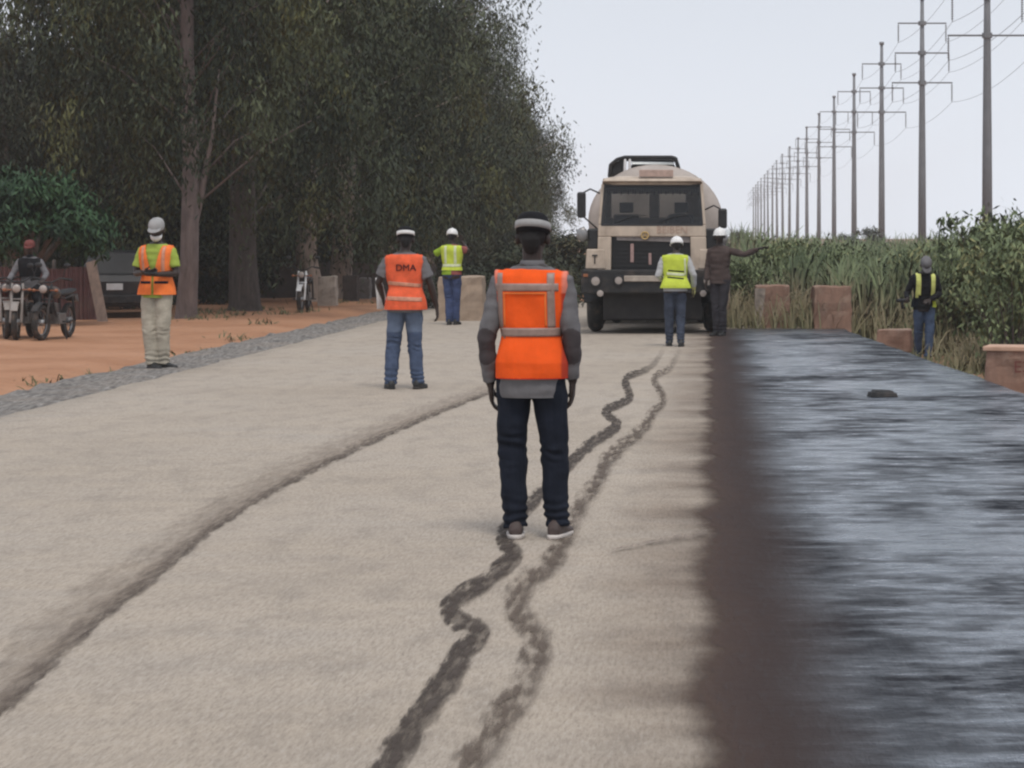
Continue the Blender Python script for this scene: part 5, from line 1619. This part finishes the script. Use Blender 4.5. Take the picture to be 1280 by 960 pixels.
for s in (-1, 1):
    bm = BM(); hexa(bm, [Vector(p) for p in ((s * .775, .6, .96), (s * .77, .6, .96), (s * .77, 2.5, .96), (s * .775, 2.5, .96), (s * .63, .72, 1.34), (s * .6, .72, 1.34), (s * .6, 1.9, 1.34), (s * .63, 1.9, 1.34))])
    put('side_window', bm, M['black_plastic'], car)
    bm = BM(); box(bm, s * .7 - .07, s * .7 + .07, -.015, .05, .72, .92); put('tail_light', bm, REDL, car, False, .01)
    for wy in (.7, 3.0):
        bm = BM(); ring_torus(bm, (s * .7, wy, .29), 'x', .2, .09, 28, 10, 1.0); wl = put('wheel', bm, M['tyre'], car, True)
        bm = BM(); disc(bm, (s * .73, wy, .29), 'x', .17, .04); put('rim', bm, M['steel'], wl, True)
bm = BM(); box(bm, -.8, .8, -.09, .1, .3, .5); put('bumper', bm, M['black'], car, False, .03)
bm = BM(); box(bm, -.28, .06, -.018, -.002, .6, .74); put('number_plate', bm, M['white_paint'], car, False, .006)
# ------------------------------------------------------------------ maroon sheet fence, plank
MAR = simple('maroon_sheet', (.10, .042, .04), .75, .3, 3, dirt=(.15, .095, .075), dirt_amt=.6)
yw = 50.2
x0, x1 = ax(-40, yw), ax(122, yw)
fn = empty('sheet_fence', ((x0 + x1) / 2, yw, ground_z((x0 + x1) / 2, yw)))
tag(fn, 'low dull maroon corrugated fence behind the parked motorcycles', 'fence')
bm = BM(); n = 90; w_ = x1 - x0
rows = []
for k in range(n + 1):
    x = -w_ / 2 + w_ * k / n; y = .03 * math.sin(k * 1.9)
    h_ = 1.07 + (.02 if (k // 14) % 2 else -.02)
    rows.append((bm.verts.new((x, y, -.15)), bm.verts.new((x, y, h_)), bm.verts.new((x, y + .02, h_)), bm.verts.new((x, y + .02, -.15))))
for a_, b_ in zip(rows, rows[1:]):
    for k in range(4): bm.faces.new((a_[k], b_[k], b_[(k + 1) % 4], a_[(k + 1) % 4]))
put('sheeting', bm, MAR, fn)
for k in range(4):
    x = -w_ / 2 + .1 + (w_ - .2) * k / 3; bm = BM(); tube(bm, [(x, .1, -.2), (x, .1, 1.2)], .045, 8); put('post', bm, BARK_DARK, fn, True)
yp = 48.6
bm = BM(); a0 = Vector((ax(129, yp), yp, ground_z(ax(129, yp), yp) - .05)); a1 = Vector((ax(108, yp), yp + .35, az(327, yp)))
d = (a1 - a0); sd_ = Vector((d.z, 0, -d.x)).normalized() * .105; th = Vector((0, .025, 0))
hexa(bm, [a0 - sd_ - th, a0 + sd_ - th, a0 + sd_ + th, a0 - sd_ + th, a1 - sd_ - th, a1 + sd_ - th, a1 + sd_ + th, a1 - sd_ + th])
c = a0.copy(); bmesh.ops.translate(bm, verts=bm.verts, vec=-c)
o = put('plank', bm, simple('weathered_wood', (.24, .17, .135), .85, .25, 6, dirt=(.1, .075, .06), stretch=(2, 2, .4)), None, False, .006); o.location = c
tag(o, 'weathered plank leaning at the end of the maroon fence', 'plank')
# low dark wall between the trunks
WALL = simple('dark_mud_wall', (.075, .06, .055), .95, .3, 2, dirt=(.12, .09, .07), dirt_amt=.6, bump_s=.4)
y0 = 66.5
bm = BM(); box(bm, -.0, 7.4, 0, .3, -.3, .92); bmesh.ops.subdivide_edges(bm, edges=bm.edges, cuts=6, use_grid_fill=True)
for v in bm.verts: v.co += Vector((0, noise.noise(v.co * 2) * .03, noise.noise(v.co * 1.3) * .05))
o = put('mud_wall', bm, WALL); o.location = (ax(225, y0), y0, 0); o.rotation_euler = (0, 0, R(24))
tag(o, 'low dark mud wall running back between the tree trunks', 'wall')

# ------------------------------------------------------------------ power line
STEEL = simple('galvanised_pole', (.17, .175, .185), .6, .12, 2)
INS = simple('insulator', (.13, .12, .12), .4, .15, 10)
ARMS = ((16.1, 1.6), (14.1, 1.8), (12.1, 2.0))
HP = 17.8


def pole_xy(i): y = 123.8 + 37.6 * i; return (14.4 + (885 - VX) * y / F, y)


bm = BM(); tube(bm, [(0, 0, -.5), (0, 0, 6), (0, 0, 12), (0, 0, HP)], [.29, .25, .19, .12], 14, cap=False); disc(bm, (0, 0, HP), 'z', .2, .12, 12)
pm = bpy.data.meshes.new('pole'); bm.to_mesh(pm); bm.free(); pm.materials.append(STEEL); pm.polygons.foreach_set('use_smooth', [True] * len(pm.polygons))
am, im = [], []
for z, hw_ in ARMS:
    bm = BM(); tube(bm, [(-hw_, 0, z), (hw_, 0, z)], .05, 8); disc(bm, (0, 0, z), 'z', .27, .13, 12)
    me = bpy.data.meshes.new('crossarm'); bm.to_mesh(me); bm.free(); me.materials.append(STEEL); am.append(me)
    for s in (-1, 1):
        bm = BM(); x = s * hw_; tube(bm, [(x, 0, z - .05), (x, 0, z - 1.3)], .022, 6)
        for k in range(9): disc(bm, (x, 0, z - .18 - k * .12), 'z', .06, .025, 10)
        me = bpy.data.meshes.new('insulator'); bm.to_mesh(me); bm.free(); me.materials.append(INS); im.append(me)
NP = 18
for i in range(-1, NP):
    x, y = pole_xy(i)
    r = empty('power_pole', (x, y, -.3)); r.location.z = 0
    ordn = {-1: 'power pole outside the frame to the right, carrying the same cables', 0: 'thick grey power pole nearest the camera, its top cut by the upper edge', 1: 'second power pole from the right, three cross arms in view', 2: 'third power pole from the right, whole with a knob on its top', 3: 'fourth power pole from the right', 4: 'fifth power pole from the right', 5: 'sixth power pole from the right'}
    tag(r, ordn.get(i, 'distant thin power pole near the vanishing end of the line'), 'power pole', 'power poles of the line beyond the field')
    if i > 4: r.rotation_euler = (0, R(random.uniform(-.45, .45)), R(random.uniform(-4, 4)))
    link('pole', pm, None, r)
    for me in am: link('crossarm', me, None, r)
    for me in im: link('insulator', me, None, r)
CAB = simple('cable', (.06, .06, .065), .5, .1, 5)
names = [('left', 'top'), ('right', 'top'), ('left', 'middle'), ('right', 'middle'), ('left', 'lowest'), ('right', 'lowest')]
k = 0
for z, hw_ in ARMS:
    for s in (-1, 1):
        bm = BM(); pts = []
        for i in range(-1, NP - 1):
            (xa, ya), (xb, yb_) = pole_xy(i), pole_xy(i + 1)
            for q in range(10):
                t = q / 10; pts.append((xa + (xb - xa) * t + s * hw_, ya + (yb_ - ya) * t, z - 1.3 - 2.0 * t * (1 - t)))
        tube(bm, pts, .011, 5, cap=False)
        o = put('power_cable', bm, CAB, None, True)
        tag(o, 'sagging power cable on the %s end of the %s cross arms' % names[k], 'cable', 'cables of the power line'); k += 1

# ------------------------------------------------------------------ air
HAZE = 1
if HAZE:
    bm = BM(); box(bm, -130, 60, -12, 820, -2.0, 24)
    m = bpy.data.materials.new('haze'); m.use_nodes = True; nt = m.node_tree
    nt.nodes.remove(nt.nodes['Principled BSDF'])
    v = nt.nodes.new('ShaderNodeVolumePrincipled'); v.inputs['Color'].default_value = (.96, .98, 1, 1); v.inputs['Density'].default_value = .00048; v.inputs['Anisotropy'].default_value = .0
    nt.links.new(v.outputs[0], nt.nodes['Material Output'].inputs['Volume'])
    tag(put('haze', bm, m), 'thin pale haze over the road and trees', 'haze', None, 'stuff')
